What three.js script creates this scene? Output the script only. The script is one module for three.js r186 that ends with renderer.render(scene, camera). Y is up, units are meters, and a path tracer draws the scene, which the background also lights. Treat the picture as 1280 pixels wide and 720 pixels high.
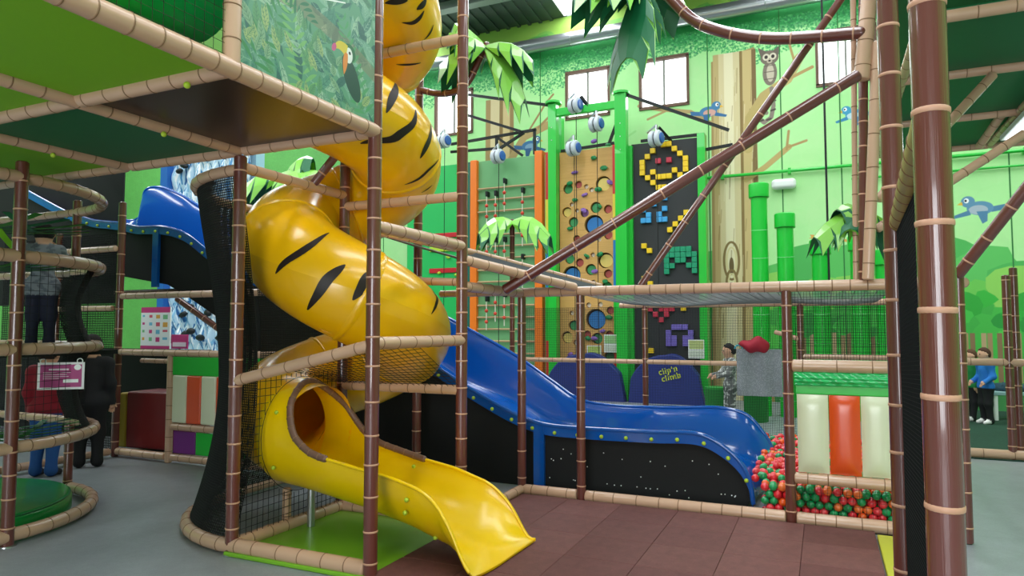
import * as THREE from 'three';
import { mergeGeometries, mergeVertices } from 'three/addons/utils/BufferGeometryUtils.js';
import { RoundedBoxGeometry } from 'three/addons/geometries/RoundedBoxGeometry.js';
import { MarchingCubes } from 'three/addons/objects/MarchingCubes.js';
import { RectAreaLightUniformsLib } from 'three/addons/lights/RectAreaLightUniformsLib.js';
import { FontLoader } from 'three/addons/loaders/FontLoader.js';
import { TextGeometry } from 'three/addons/geometries/TextGeometry.js';

// ---------------------------------------------------------------- camera, light, exposure
const scene = new THREE.Scene();
scene.background = new THREE.Color(0xdfe9ee);
const camera = new THREE.PerspectiveCamera(45.43, 16 / 9, 0.05, 90);
camera.position.set(0, 1.6, 0);
camera.rotation.order = 'YXZ';
camera.rotation.set(THREE.MathUtils.degToRad(3.327), THREE.MathUtils.degToRad(24.357), 0);
const renderer = new THREE.WebGLRenderer({ antialias: true });
renderer.toneMapping = THREE.LinearToneMapping;
renderer.toneMappingExposure = 1.12;
renderer.shadowMap.enabled = true;
RectAreaLightUniformsLib.init();
const SKY_TINT = 0xf6faff, SKYLIGHT = 8.0, WINDOW = 4.0, ENTRANCE = 7.0, TUBELIGHT = 9;
function areaLight(parent, w, h, intensity, pos, target, color = SKY_TINT) {
  const l = new THREE.RectAreaLight(color, intensity, w, h);
  l.position.copy(pos); parent.add(l); l.lookAt(target); return l;
}

// ---------------------------------------------------------------- helpers
let seed = 12345;
const rnd = () => { seed = (seed * 1664525 + 1013904223) >>> 0; return seed / 4294967296; };
const rr = (a, b) => a + (b - a) * rnd();
const V = (x, y, z) => new THREE.Vector3(x, y, z);
const used = {};
function numbered(n) { const k = used[n] = (used[n] ?? -1) + 1; return k ? `${n}_${String(k).padStart(3, '0')}` : n; }
function thing(name, label, category, pos = [0, 0, 0], turn = 0, group) {
  const o = new THREE.Group(); o.name = numbered(name); scene.add(o);
  o.position.set(...pos); o.rotation.y = turn; o.userData = { label, category };
  if (group) o.userData.group = group;
  return o;
}
function part(name, geo, mat, parent = scene) {
  const m = new THREE.Mesh(Array.isArray(geo) ? merge(geo) : geo, mat);
  m.name = parent === scene ? numbered(name) : name; m.castShadow = m.receiveShadow = true; parent.add(m); return m;
}
function tag(o, label, category, group) { o.userData = { ...o.userData, label, category }; if (group) o.userData.group = group; return o; }
function struct(name, geo, mat, label, category) {
  const m = part(name, geo, mat); m.name = name; m.userData = { kind: 'structure', label, category }; return m;
}
function merge(list) {
  list = list.map(g => { const q = g.index ? g.toNonIndexed() : g; for (const k of Object.keys(q.attributes)) if (!['position', 'normal', 'uv'].includes(k)) q.deleteAttribute(k); return q; });
  if (list.length > 1 && list.some(g => !g.attributes.uv)) list.forEach(g => g.deleteAttribute('uv'));
  return list.length === 1 ? list[0] : mergeGeometries(list);
}
function bx(x0, x1, y0, y1, z0, z1, r = 0) {
  const w = Math.abs(x1 - x0), h = Math.abs(y1 - y0), d = Math.abs(z1 - z0);
  const g = r ? new RoundedBoxGeometry(w, h, d, 2, Math.min(r, w / 2.01, h / 2.01, d / 2.01)) : new THREE.BoxGeometry(w, h, d);
  return g.translate((x0 + x1) / 2, (y0 + y1) / 2, (z0 + z1) / 2);
}
function cyl(a, b, r0, r1 = r0, seg = 20) {   // tapered cylinder geometry between two points
  const d = b.clone().sub(a), g = new THREE.CylinderGeometry(r1, r0, d.length(), seg);
  g.applyQuaternion(new THREE.Quaternion().setFromUnitVectors(V(0, 1, 0), d.clone().normalize()));
  return g.translate(...a.clone().add(b).multiplyScalar(0.5).toArray());
}
function bar(a, b, w) {                       // square steel bar
  const d = b.clone().sub(a), g = new THREE.BoxGeometry(w, d.length(), w);
  g.applyQuaternion(new THREE.Quaternion().setFromUnitVectors(V(0, 1, 0), d.clone().normalize()));
  return g.translate(...a.clone().add(b).multiplyScalar(0.5).toArray());
}
function cords(lines, r, sides = 3) {         // thin cords along polylines, one geometry
  const pos = [], idx = []; const t = V(), n = V(), b = V();
  for (const L of lines) {
    const base = pos.length / 3;
    for (let i = 0; i < L.length; i++) {
      t.subVectors(L[Math.min(i + 1, L.length - 1)], L[Math.max(i - 1, 0)]).normalize();
      n.set(0.31, 0.2, 0.93).cross(t); if (n.lengthSq() < 1e-4) n.set(1, 0, 0).cross(t); n.normalize(); b.crossVectors(t, n);
      for (let k = 0; k < sides; k++) { const a = k / sides * 6.2832; const c = Math.cos(a) * r, s = Math.sin(a) * r; pos.push(L[i].x + n.x * c + b.x * s, L[i].y + n.y * c + b.y * s, L[i].z + n.z * c + b.z * s); }
      if (i) for (let k = 0; k < sides; k++) { const p = base + (i - 1) * sides + k, q = base + (i - 1) * sides + (k + 1) % sides; idx.push(p, q, p + sides, q, q + sides, p + sides); }
    }
  }
  const g = new THREE.BufferGeometry(); g.setAttribute('position', new THREE.Float32BufferAttribute(pos, 3)); g.setIndex(idx); g.computeVertexNormals(); return g;
}
function net(f, nu, nv, r, su = 1, sv = 1) {  // square-mesh net over a surface f(u, v)
  const L = [];
  for (let i = 0; i <= nu; i++) { const l = []; for (let j = 0; j <= sv; j++) l.push(f(i / nu, j / sv)); L.push(l); }
  for (let j = 0; j <= nv; j++) { const l = []; for (let i = 0; i <= su; i++) l.push(f(i / su, j / nv)); L.push(l); }
  return cords(L, r);
}
const flatNet = (a, b, c, d, cell, r) => { // a-b along u, a-d along v
  const lu = (a.distanceTo(b) + d.distanceTo(c)) / 2, lv = (a.distanceTo(d) + b.distanceTo(c)) / 2;
  return net((u, v) => a.clone().lerp(b, u).lerp(d.clone().lerp(c, u), v), Math.max(2, Math.round(lu / cell)), Math.max(2, Math.round(lv / cell)), r);
};
function surf(f, nu, nv) {                    // open surface sheet
  const pos = [], uv = [], idx = [];
  for (let j = 0; j <= nv; j++) for (let i = 0; i <= nu; i++) { const p = f(i / nu, j / nv); pos.push(p.x, p.y, p.z); uv.push(i / nu, j / nv); }
  for (let j = 0; j < nv; j++) for (let i = 0; i < nu; i++) { const a = j * (nu + 1) + i, b = a + 1, c = a + nu + 1, d = c + 1; idx.push(a, b, d, a, d, c); }
  const g = new THREE.BufferGeometry(); g.setAttribute('position', new THREE.Float32BufferAttribute(pos, 3)); g.setAttribute('uv', new THREE.Float32BufferAttribute(uv, 2)); g.setIndex(idx); g.computeVertexNormals(); return g;
}
// ---- materials
function std(color, rough = 0.6, o = {}) { return new THREE.MeshStandardMaterial({ color, roughness: rough, side: THREE.DoubleSide, ...o }); }
function phys(color, rough = 0.4, o = {}) { return new THREE.MeshPhysicalMaterial({ color, roughness: rough, side: THREE.DoubleSide, ...o }); }
function canvasTex(w, h, draw) { const c = document.createElement('canvas'); c.width = w; c.height = h; draw(c.getContext('2d'), w, h); const t = new THREE.CanvasTexture(c); t.colorSpace = THREE.SRGBColorSpace; t.magFilter = THREE.LinearFilter; return t; }
function noiseTex(size, lo, hi, coarse = 0.5, srgb = true) {
  const d = new Uint8Array(size * size * 4), g = 16, grid = Array.from({ length: g * g }, rnd), g2 = 64, grid2 = Array.from({ length: g2 * g2 }, rnd);
  const samp = (G, n, x, y) => { const fx = x * n, fy = y * n, i = Math.floor(fx), j = Math.floor(fy), u = fx - i, v = fy - j, q = (a, b) => G[(b % n) * n + (a % n)]; const su = u * u * (3 - 2 * u), sv = v * v * (3 - 2 * v); return (q(i, j) * (1 - su) + q(i + 1, j) * su) * (1 - sv) + (q(i, j + 1) * (1 - su) + q(i + 1, j + 1) * su) * sv; };
  for (let y = 0; y < size; y++) for (let x = 0; x < size; x++) { const n = coarse * (0.6 * samp(grid, g, x / size, y / size) + 0.4 * samp(grid2, g2, x / size, y / size)) + (1 - coarse) * rnd(); const v = lo + (hi - lo) * n, k = (y * size + x) * 4; d[k] = d[k + 1] = d[k + 2] = v; d[k + 3] = 255; }
  const t = new THREE.DataTexture(d, size, size); t.wrapS = t.wrapT = THREE.RepeatWrapping; t.magFilter = THREE.LinearFilter; t.minFilter = THREE.LinearMipmapLinearFilter; t.generateMipmaps = true; if (srgb) t.colorSpace = THREE.SRGBColorSpace; t.needsUpdate = true; return t;
}
const speck = noiseTex(512, 215, 255, 0.55), rubberTex = noiseTex(512, 165, 255, 0.35), bumpTex = noiseTex(256, 0, 255, 0.8, false);
const clone = (t, s) => { const c = t.clone(); c.repeat.set(s, s); c.needsUpdate = true; return c; };
const M = {
  tan: phys(0xd0a78a, 0.36, { clearcoat: 0.5, clearcoatRoughness: 0.15 }),
  tanSeam: std(0x8d6a4c, 0.55),
  brown: phys(0x6b352c, 0.3, { clearcoat: 1, clearcoatRoughness: 0.07, bumpMap: clone(bumpTex, 2), bumpScale: 0.0015 }),
  brownBand: std(0xcf9c80, 0.45),
  black: std(0x08090a, 0.75), net: std(0x0b0d0e, 0.85), greyNet: std(0x43484a, 0.9), greenNet: std(0x0d4a2c, 0.85),
  yellow: phys(0xffc107, 0.28, { clearcoat: 0.4, clearcoatRoughness: 0.12 }),
  yellowExit: phys(0xfccf00, 0.3, { clearcoat: 0.3, clearcoatRoughness: 0.2 }),
  stripe: std(0x1d0f08, 0.5),
  blue: phys(0x0657b0, 0.16, { clearcoat: 0.8, clearcoatRoughness: 0.05 }),
  lime: phys(0x79b80f, 0.6), limeKnob: std(0xb9d83a, 0.4), limeMat: phys(0x7cb82a, 0.4, { clearcoat: 0.2 }), limeYellow: phys(0xc5c63f, 0.4),
  darkGreen: phys(0x04683c, 0.5), deckBrown: phys(0x33241f, 0.3),
  padGreen: phys(0x0f8f3c, 0.3, { clearcoat: 0.4 }), vinylGreen: phys(0x1cc065, 0.2, { clearcoat: 0.7, clearcoatRoughness: 0.1 }),
  cream: phys(0xe6e9c8, 0.28, { clearcoat: 0.5, clearcoatRoughness: 0.2 }), orange: phys(0xe8521a, 0.28, { clearcoat: 0.5, clearcoatRoughness: 0.2 }), purple: phys(0x7a2a86, 0.4), red: phys(0xc3202c, 0.4), mustard: std(0xb89a2a, 0.5), darkRed: phys(0x7d1518, 0.4),
  steel: phys(0xb8bcc0, 0.3, { metalness: 0.85 }), blackSteel: std(0x1a1d1f, 0.5, { metalness: 0.3 }), white: std(0xeef0ee, 0.5),
  gantry: phys(0x1fbf3a, 0.35, { clearcoat: 0.3 }), navy: phys(0x1c2f7c, 0.55),
  pipe: phys(0x1fc43c, 0.3, { clearcoat: 0.4 }), pipeSeam: std(0x8fe39a, 0.5),
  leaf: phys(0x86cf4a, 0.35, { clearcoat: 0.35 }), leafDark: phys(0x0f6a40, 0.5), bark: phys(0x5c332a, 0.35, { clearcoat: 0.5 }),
};

// band ring geometries shared by radius
const ringCache = {};
function ringGeo(r, w) { const k = r.toFixed(4) + w; return ringCache[k] ??= new THREE.LatheGeometry([[r * 0.98, -w], [r + 0.0022, -w * 0.7], [r + 0.0028, 0], [r + 0.0022, w * 0.7], [r * 0.98, w]].map(p => new THREE.Vector2(...p)), 20); }
// a padded tube with its tape bands; pts = 2 points (straight) or more (curve)
function pole(parent, name, pts, r, kind = 'tan', o = {}) {
  const mat = o.mat ?? M[kind], bmat = o.bandMat ?? (kind === 'brown' ? M.brownBand : M.tanSeam), gap = o.gap ?? (kind === 'brown' ? 0.235 : 0.19), w = o.w ?? (kind === 'brown' ? 0.007 : 0.0045);
  if (pts.length === 2) {
    const d = pts[1].clone().sub(pts[0]), L = d.length(), c = Math.min(0.012, r / 3);
    const g = new THREE.LatheGeometry([[0, -L / 2], [r - c, -L / 2], [r, -L / 2 + c], [r, L / 2 - c], [r - c, L / 2], [0, L / 2]].map(p => new THREE.Vector2(...p)), 22);
    const m = part(name, g, mat, parent);
    m.position.copy(pts[0]).add(pts[1]).multiplyScalar(0.5);
    m.quaternion.setFromUnitVectors(V(0, 1, 0), d.normalize());
    if (!o.plain) for (let y = gap * rr(0.3, 0.9); y < L - 0.03; y += gap * rr(0.82, 1.15)) { const b = part('band', ringGeo(r, w), bmat, m); b.position.y = y - L / 2; b.rotation.x = rr(-0.03, 0.03); b.rotation.z = rr(-0.03, 0.03); }
    return m;
  }
  const curve = new THREE.CatmullRomCurve3(pts, o.closed ?? false, 'centripetal'), L = curve.getLength();
  const gs = [new THREE.TubeGeometry(curve, Math.max(12, Math.round(L / 0.05)), r, 16, o.closed ?? false)];
  if (!o.closed) for (const t of [0, 1]) gs.push(new THREE.SphereGeometry(r, 14, 8).translate(...curve.getPointAt(t).toArray()));
  const m = part(name, gs, mat, parent);
  if (!o.plain) for (let s = gap * 0.6; s < L - 0.03; s += gap * rr(0.85, 1.12)) { const b = part('band', ringGeo(r, w), bmat, m); b.position.copy(curve.getPointAt(s / L)); b.quaternion.setFromUnitVectors(V(0, 1, 0), curve.getTangentAt(s / L)); }
  return m;
}
const knobGeo = new THREE.SphereGeometry(0.02, 12, 8);
function knob(parent, p, mat = M.limeKnob, s = 1, name = 'bolt_cap') { const m = part(name, knobGeo, mat, parent); m.position.copy(p); m.scale.setScalar(s); return m; }
const arc = (cx, cz, R, a0, a1, y, n = 12) => Array.from({ length: n + 1 }, (_, i) => { const a = (a0 + (a1 - a0) * i / n) * Math.PI / 180; return V(cx + R * Math.cos(a), y, cz + R * Math.sin(a)); });

// ---------------------------------------------------------------- the hall
const X0 = -24, X1 = 12, ZB = -16, ZF = 6, WALLH = 9.45, ROOF = z => 9.45 + (z - ZB) * 0.07;
const MX0 = -12, MX1 = 6;
const floorG = bx(X0, X1, -0.1, 0, ZB, ZF); { const p = floorG.attributes.position, u = floorG.attributes.uv; for (let i = 0; i < p.count; i++) u.setXY(i, p.getX(i) / 2.5, p.getZ(i) / 2.5); }
const floor = struct('floor', floorG, std(0x9aa0a5, 0.4, { map: speck }), 'smooth blue-grey vinyl floor of the play hall', 'floor');
{ // dark red rubber safety tiles between slide tower and ball pit
  const tm = [0x84504b, 0x7e4a46, 0x8a5550].map(c => std(c, 0.75, { map: rubberTex, bumpMap: rubberTex, bumpScale: 0.002 }));
  const tg = new RoundedBoxGeometry(0.498, 0.03, 0.498, 2, 0.004); { const p = tg.attributes.position, u = tg.attributes.uv; for (let i = 0; i < p.count; i++) u.setXY(i, p.getX(i) / 0.8, p.getZ(i) / 0.8); }
  for (let i = 0; i < 6; i++) for (let j = 0; j < 9; j++) { const t = part('rubber_tile', tg, tm[(i * 5 + j * 3 + (i * j) % 2) % 3], floor); t.position.set(-2.43 + i * 0.5, 0.015, -5.84 + j * 0.5); t.rotation.y = 0; }
}
tag(part('entrance_strip', bx(0.33, 0.66, 0, 0.035, -6.0, -1.2, 0.01), M.limeYellow), 'yellow-green vinyl strip edging the dark red rubber tiles', 'mat');
tag(part('green_carpet', bx(1.0, 9, 0, 0.012, -15.95, -10.1), std(0x1d4a38, 0.95, { map: rubberTex })), 'dark green carpet behind the far rail where two boys stand', 'carpet');

// painted mural on the far wall
function blob(g, x, y, r, col, n = 9, jit = 0.3) { g.fillStyle = col; g.beginPath(); for (let i = 0; i < n; i++) { const a = i / n * 6.283, q = r * (1 - jit + jit * 2 * rnd()); g.lineTo(x + Math.cos(a) * q, y + Math.sin(a) * q * 0.8); } g.fill(); }
const mural = canvasTex(2048, 1075, (g, w, h) => {
  const k = w / (MX1 - MX0), X = x => (x - MX0) * k, Y = y => h - y * k;
  const poly = (pts, col) => { g.fillStyle = col; g.beginPath(); pts.forEach(p => g.lineTo(X(p[0]), Y(p[1]))); g.fill(); };
  const line = (pts, wd, col) => { g.strokeStyle = col; g.lineWidth = wd * k; g.lineCap = 'round'; g.lineJoin = 'round'; g.beginPath(); pts.forEach((p, i) => i ? g.lineTo(X(p[0]), Y(p[1])) : g.moveTo(X(p[0]), Y(p[1]))); g.stroke(); };
  const el = (x, y, a, b, col, rot = 0) => { g.fillStyle = col; g.beginPath(); g.ellipse(X(x), Y(y), a * k, b * k, rot, 0, 7); g.fill(); };
  g.fillStyle = '#b2eca0'; g.fillRect(0, 0, w, h);
  for (let i = 0; i < 900; i++) { g.globalAlpha = 0.12; blob(g, rnd() * w, rnd() * h, 20 + rnd() * 60, rnd() < 0.5 ? '#c0f2ae' : '#a2e490'); } g.globalAlpha = 1;
  g.fillStyle = '#a6d15c'; g.fillRect(0, 0, w, Y(8.85));
  // canopy of stippled leaves
  g.fillStyle = '#2ba552'; g.fillRect(0, Y(8.85), w, Y(8.3) - Y(8.85));
  for (let i = 0; i < 500; i++) { g.globalAlpha = 0.3; blob(g, rnd() * w, Y(8.85 - rnd() * 0.55), 14 + rnd() * 30, ['#1c9146', '#35ad5a', '#238f47', '#47b867'][i % 4], 16, 0.2); }
  for (let i = 0; i < 15000; i++) { const x = rnd() * w, q = Math.pow(rnd(), 1.5), wv = 0.2 * Math.sin(x / 90) + 0.14 * Math.sin(x / 31); const y = 8.5 - q * (0.7 + wv); g.globalAlpha = 0.6; g.fillStyle = ['#2ba552', '#2ba552', '#1c8a46', '#46b766', '#6fcb7c', '#157a4a'][Math.floor(rnd() * 6)]; g.fillRect(x, Y(y), 2 + rnd() * 4, 2 + rnd() * 3.5); }
  g.globalAlpha = 1;
  // bushes and hills low on the wall
  for (let i = 0; i < 30; i++) blob(g, X(-12 + i * 0.62), Y(2.75 + 0.25 * Math.sin(i * 1.7)), 0.55 * k, i % 2 ? '#4cb356' : '#5cc05e', 14, 0.16);
  for (let i = 0; i < 34; i++) blob(g, X(-12 + i * 0.55), Y(2.2 + 0.18 * Math.sin(i * 2.3)), 0.55 * k, i % 3 ? '#8fd05c' : '#6cc552', 14, 0.14);
  g.fillStyle = '#45b848'; g.fillRect(0, Y(2.0), w, Y(0) - Y(2.0));
  for (let i = 0; i < 120; i++) blob(g, rnd() * w, Y(1.4 + rnd() * 0.75), (0.14 + rnd() * 0.22) * k, ['#35b53c', '#2ca637', '#55c94c', '#3fae45'][i % 4], 12, 0.2);
  // trunks of the low forest
  for (let i = 0; i < 46; i++) { const x = -0.6 + i * 0.145 + rnd() * 0.05; g.fillStyle = ['#a98a63', '#8e7150', '#bda079'][i % 3]; g.fillRect(X(x), Y(1.5), 0.085 * k, Y(0.5) - Y(1.5)); }
  for (let i = 0; i < 60; i++) blob(g, X(-0.8 + rnd() * 7), Y(1.55 + rnd() * 0.3), 0.2 * k, ['#2fae3c', '#45c04a', '#27983a'][i % 3], 12, 0.2);
  g.fillStyle = '#3f8a4a'; g.fillRect(0, Y(0.55), w, h);
  // the two big trees
  for (const [x0, x1, c] of [[-8.0, -7.86, '#a98d58'], [-7.86, -7.6, '#dccb9c'], [-7.6, -7.5, '#8d713f'], [-7.5, -7.3, '#d3bd87'], [-7.3, -7.2, '#9a7f4c']]) poly([[x0 - 0.05, 0], [x0, 7.6], [x1, 7.6], [x1 + 0.05, 0]], c); line([[-7.3, 5.9], [-6.9, 6.5], [-6.2, 6.75]], 0.2, '#b59a63'); line([[-6.5, 6.7], [-5.9, 7.2]], 0.06, '#a58553'); line([[-6.2, 6.75], [-5.75, 7.0]], 0.05, '#a58553'); line([[-6.8, 6.6], [-6.3, 7.3], [-6.1, 7.5]], 0.05, '#a58553');
  poly([[-2.4, 0], [-2.28, 2], [-2.22, 7.7], [-1.28, 7.9], [-1.22, 2.4], [-1.0, 0]], '#a98d58');
  for (const [x0, x1, c] of [[-2.2, -2.08, '#c4ac74'], [-2.08, -1.62, '#dccb9c'], [-1.96, -1.76, '#eee2bd'], [-1.62, -1.56, '#8d713f'], [-1.56, -1.36, '#cfb67c'], [-1.36, -1.27, '#7d6238']]) poly([[x0 - 0.04, 0], [x0, 3], [x0 + 0.02, 7.85], [x1 + 0.02, 7.85], [x1, 3], [x1 + 0.05, 0]], c);
  for (let i = 0; i < 70; i++) { const x = -2.2 + rnd() * 0.9, y0 = 0.5 + rnd() * 6.6; g.globalAlpha = 0.5; line([[x, y0], [x + 0.02, y0 + 0.25 + rnd() * 0.5]], 0.01 + rnd() * 0.015, ['#9a7f4c', '#efe3c0', '#856a3c'][i % 3]); } g.globalAlpha = 1;
  // knot holes
  g.lineCap = 'round';
  for (const [y, s] of [[3.1, 1], [2.6, 0.7]]) { g.strokeStyle = '#8a7040'; g.lineWidth = 0.05 * k; g.beginPath(); g.ellipse(X(-1.85), Y(y), 0.16 * s * k, 0.42 * s * k, 0, 0, 7); g.stroke(); g.strokeStyle = '#e2d29c'; g.lineWidth = 0.035 * k; g.beginPath(); g.ellipse(X(-1.85), Y(y), 0.1 * s * k, 0.3 * s * k, 0, 0, 7); g.stroke(); el(-1.85, y - 0.12, 0.05 * s, 0.2 * s, '#6f5a34'); }
  // branches
  line([[-1.45, 5.6], [-1.4, 6.3], [-1.1, 6.75], [-0.6, 7.05], [-0.35, 7.5]], 0.2, '#c0a768'); line([[-0.6, 7.05], [-0.1, 7.25]], 0.07, '#b3935a'); line([[-0.42, 7.3], [-0.55, 7.85]], 0.05, '#b3935a'); line([[-0.36, 7.45], [-0.15, 7.9]], 0.05, '#b3935a');
  line([[-1.5, 4.9], [-1.1, 5.15], [-0.6, 5.55]], 0.12, '#c0a768'); line([[-0.6, 5.55], [-0.25, 5.65]], 0.05, '#b3935a'); line([[-0.65, 5.5], [-0.6, 5.9]], 0.05, '#b3935a');
  line([[-2.2, 6.25], [-2.7, 6.6], [-3.4, 6.75], [-3.9, 6.9]], 0.09, '#b59a63'); line([[-3.2, 6.72], [-3.7, 6.55]], 0.05, '#b59a63');
  // grey ring-tailed animal on the branch
  line([[-0.93, 6.9], [-0.9, 6.5], [-0.95, 6.25], [-1.1, 6.15], [-1.22, 6.28], [-1.15, 6.42], [-1.05, 6.36]], 0.09, '#8d7f73'); for (const [xx, yy] of [[-0.9, 6.6], [-0.91, 6.4], [-1.0, 6.2], [-1.16, 6.19], [-1.2, 6.36]]) line([[xx - 0.04, yy], [xx + 0.04, yy + 0.02]], 0.04, '#4d423b');
  el(-0.96, 7.25, 0.15, 0.28, '#7f7264'); el(-0.95, 7.25, 0.08, 0.2, '#c9bca6'); el(-0.96, 7.6, 0.19, 0.16, '#75685b'); poly([[-1.14, 7.62], [-1.2, 7.86], [-1.02, 7.74]], '#6a5d51'); poly([[-0.78, 7.62], [-0.72, 7.86], [-0.9, 7.74]], '#6a5d51'); el(-1.03, 7.62, 0.075, 0.08, '#d9cfb8'); el(-0.89, 7.62, 0.075, 0.08, '#d9cfb8'); el(-1.03, 7.62, 0.035, 0.04, '#2f2620'); el(-0.89, 7.62, 0.035, 0.04, '#2f2620'); el(-0.96, 7.52, 0.06, 0.05, '#b9ab95'); el(-0.96, 7.53, 0.025, 0.02, '#2f2620'); for (const yy of [7.12, 7.28, 7.42]) line([[-1.08, yy], [-0.84, yy]], 0.015, '#5d5146');
  // painted birds
  const bird = (x, y, s, body, belly, wing, flip = 1) => { const P = (a, b) => [x + a * s * flip, y + b * s]; poly([P(-0.25, 0.02), P(-0.75, 0.1), P(-0.7, -0.02), P(-0.8, -0.06), P(-0.3, -0.14)], wing); el(x, y, 0.36 * s, 0.22 * s, body); el(x + 0.05 * s * flip, y - 0.05 * s, 0.26 * s, 0.15 * s, belly); el(x + 0.32 * s * flip, y + 0.22 * s, 0.19 * s, 0.18 * s, body); el(x + 0.36 * s * flip, y + 0.26 * s, 0.07 * s, 0.08 * s, '#ffffff'); el(x + 0.38 * s * flip, y + 0.26 * s, 0.03 * s, 0.04 * s, '#1b1b1b'); poly([P(0.48, 0.24), P(0.62, 0.14), P(0.46, 0.12)], '#e7b73a'); poly([P(0.1, -0.1), P(-0.05, -0.5), P(-0.18, -0.42), P(-0.2, -0.1)], wing); poly([P(0.3, -0.05), P(0.75, -0.22), P(0.7, -0.3), P(0.25, -0.2)], wing); };
  bird(2.85, 3.95, 0.62, '#5b8fb0', '#a9b6c4', '#4a7fa3', -1);
  bird(-2.3, 6.55, 0.55, '#3f7fae', '#d8a59a', '#2f6aa0', 1);
  bird(-6.75, 6.25, 0.6, '#356f9f', '#7ba2bf', '#2b5f90', 1);
  bird(0.7, 6.1, 0.5, '#3b9ac0', '#bcd9e0', '#2f86b4', -1);
  bird(0.15, 3.55, 0.5, '#e08b46', '#e9e2d2', '#e3a04c', 1);
  g.globalAlpha = 0.35; line([[-6, 5.2], [-4, 6.3]], 0.05, '#7fcf70'); line([[1.0, 6.9], [0.9, 5.2]], 0.2, '#86d878'); g.globalAlpha = 1;
});
const WIN = [[-9.53, -8.41], [-5.74, -4.65], [-3.87, -2.75], [0.0, 1.12]], WY0 = 6.82, WY1 = 7.97;
{
  const s = new THREE.Shape([[MX0, 0], [MX1, 0], [MX1, WALLH], [MX0, WALLH]].map(p => new THREE.Vector2(...p)));
  for (const [a, b] of WIN) s.holes.push(new THREE.Path([[a, WY0], [a, WY1], [b, WY1], [b, WY0]].map(p => new THREE.Vector2(...p))));
  const g = new THREE.ExtrudeGeometry(s, { depth: 0.25, bevelEnabled: false }).translate(0, 0, ZB - 0.25);
  { const p = g.attributes.position, u = g.attributes.uv; for (let i = 0; i < p.count; i++) u.setXY(i, (p.getX(i) - MX0) / (MX1 - MX0), p.getY(i) / WALLH); }
  const wall = struct('wall_back', g, std(0xffffff, 0.6, { map: mural }), 'far wall painted with a jungle mural in greens', 'wall');
  const jm = std(0x2f7d3c, 0.7);
  for (const x of [-11.2, -10.05, -6.45, -2.3, -0.75, 0.42, 1.6, 3.35, 4.5]) part('panel_joint', bx(x - 0.012, x + 0.012, 0.1, WALLH - 0.4, ZB, ZB + 0.006), jm, wall);
  const plain = std(0x74c765, 0.65, { map: speck });
  struct('wall_back_left', bx(X0, MX0, 0, WALLH, ZB - 0.25, ZB), plain, 'plain green far wall beyond the left play structure', 'wall');
  struct('wall_back_right', bx(MX1, X1, 0, WALLH, ZB - 0.25, ZB), plain, 'plain green far wall at the right end', 'wall');
  struct('wall_left', bx(X0 - 0.2, X0, 0, 11, ZB - 0.25, ZF), plain, 'green side wall at the left end of the hall', 'wall');
  struct('wall_right', bx(X1, X1 + 0.2, 0, 11, ZB - 0.25, ZF), plain, 'green side wall at the right end of the hall', 'wall');
  struct('wall_front', [bx(X0, -2, 0, 11.2, ZF, ZF + 0.2), bx(2, X1, 0, 11.2, ZF, ZF + 0.2), bx(-2, 2, 3.4, 11.2, ZF, ZF + 0.2), bx(-2, 2, 0, 0.3, ZF, ZF + 0.2)], std(0x5f7a62, 0.7), 'pale wall behind the viewer', 'wall');
}
const glow = new THREE.MeshStandardMaterial({ color: 0xffffff, emissive: SKY_TINT, emissiveIntensity: 1.6, roughness: 0.4 });
WIN.forEach(([a, b], i) => {
  const g = new THREE.Group(); g.name = `window_${i + 1}`; g.position.set((a + b) / 2, (WY0 + WY1) / 2, ZB - 0.1); scene.add(g);
  g.userData = { kind: 'structure', label: ['bright white window above the green climbing panel', 'white two-pane window behind the green belay gantry', 'white two-pane window above the black block climbing wall', 'bright white window beside the painted ring-tailed animal'][i], category: 'window' };
  const w = b - a, h = WY1 - WY0, fm = std(0x6a4d3b, 0.6);
  part('window_frame', [bx(-w / 2 - 0.03, w / 2 + 0.03, h / 2 - 0.03, h / 2 + 0.04, 0, 0.13), bx(-w / 2 - 0.03, w / 2 + 0.03, -h / 2 - 0.04, -h / 2 + 0.03, 0, 0.13), bx(-w / 2 - 0.03, -w / 2 + 0.03, -h / 2, h / 2, 0, 0.13), bx(w / 2 - 0.03, w / 2 + 0.03, -h / 2, h / 2, 0, 0.13)], fm, g);
  part('mullion', bx(-0.02, 0.02, -h / 2, h / 2, 0, 0.08), std(0x8d8d86, 0.6), g);
  part('window_pane', bx(-w / 2, 0, -h / 2, h / 2, 0.01, 0.03), glow, g); part('window_pane', bx(0, w / 2, -h / 2, h / 2, 0.01, 0.03), glow, g);
  areaLight(g, w * 0.95, h * 0.95, WINDOW, V(0, 0, 0.14), V((a + b) / 2, 7, 0));
});
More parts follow.
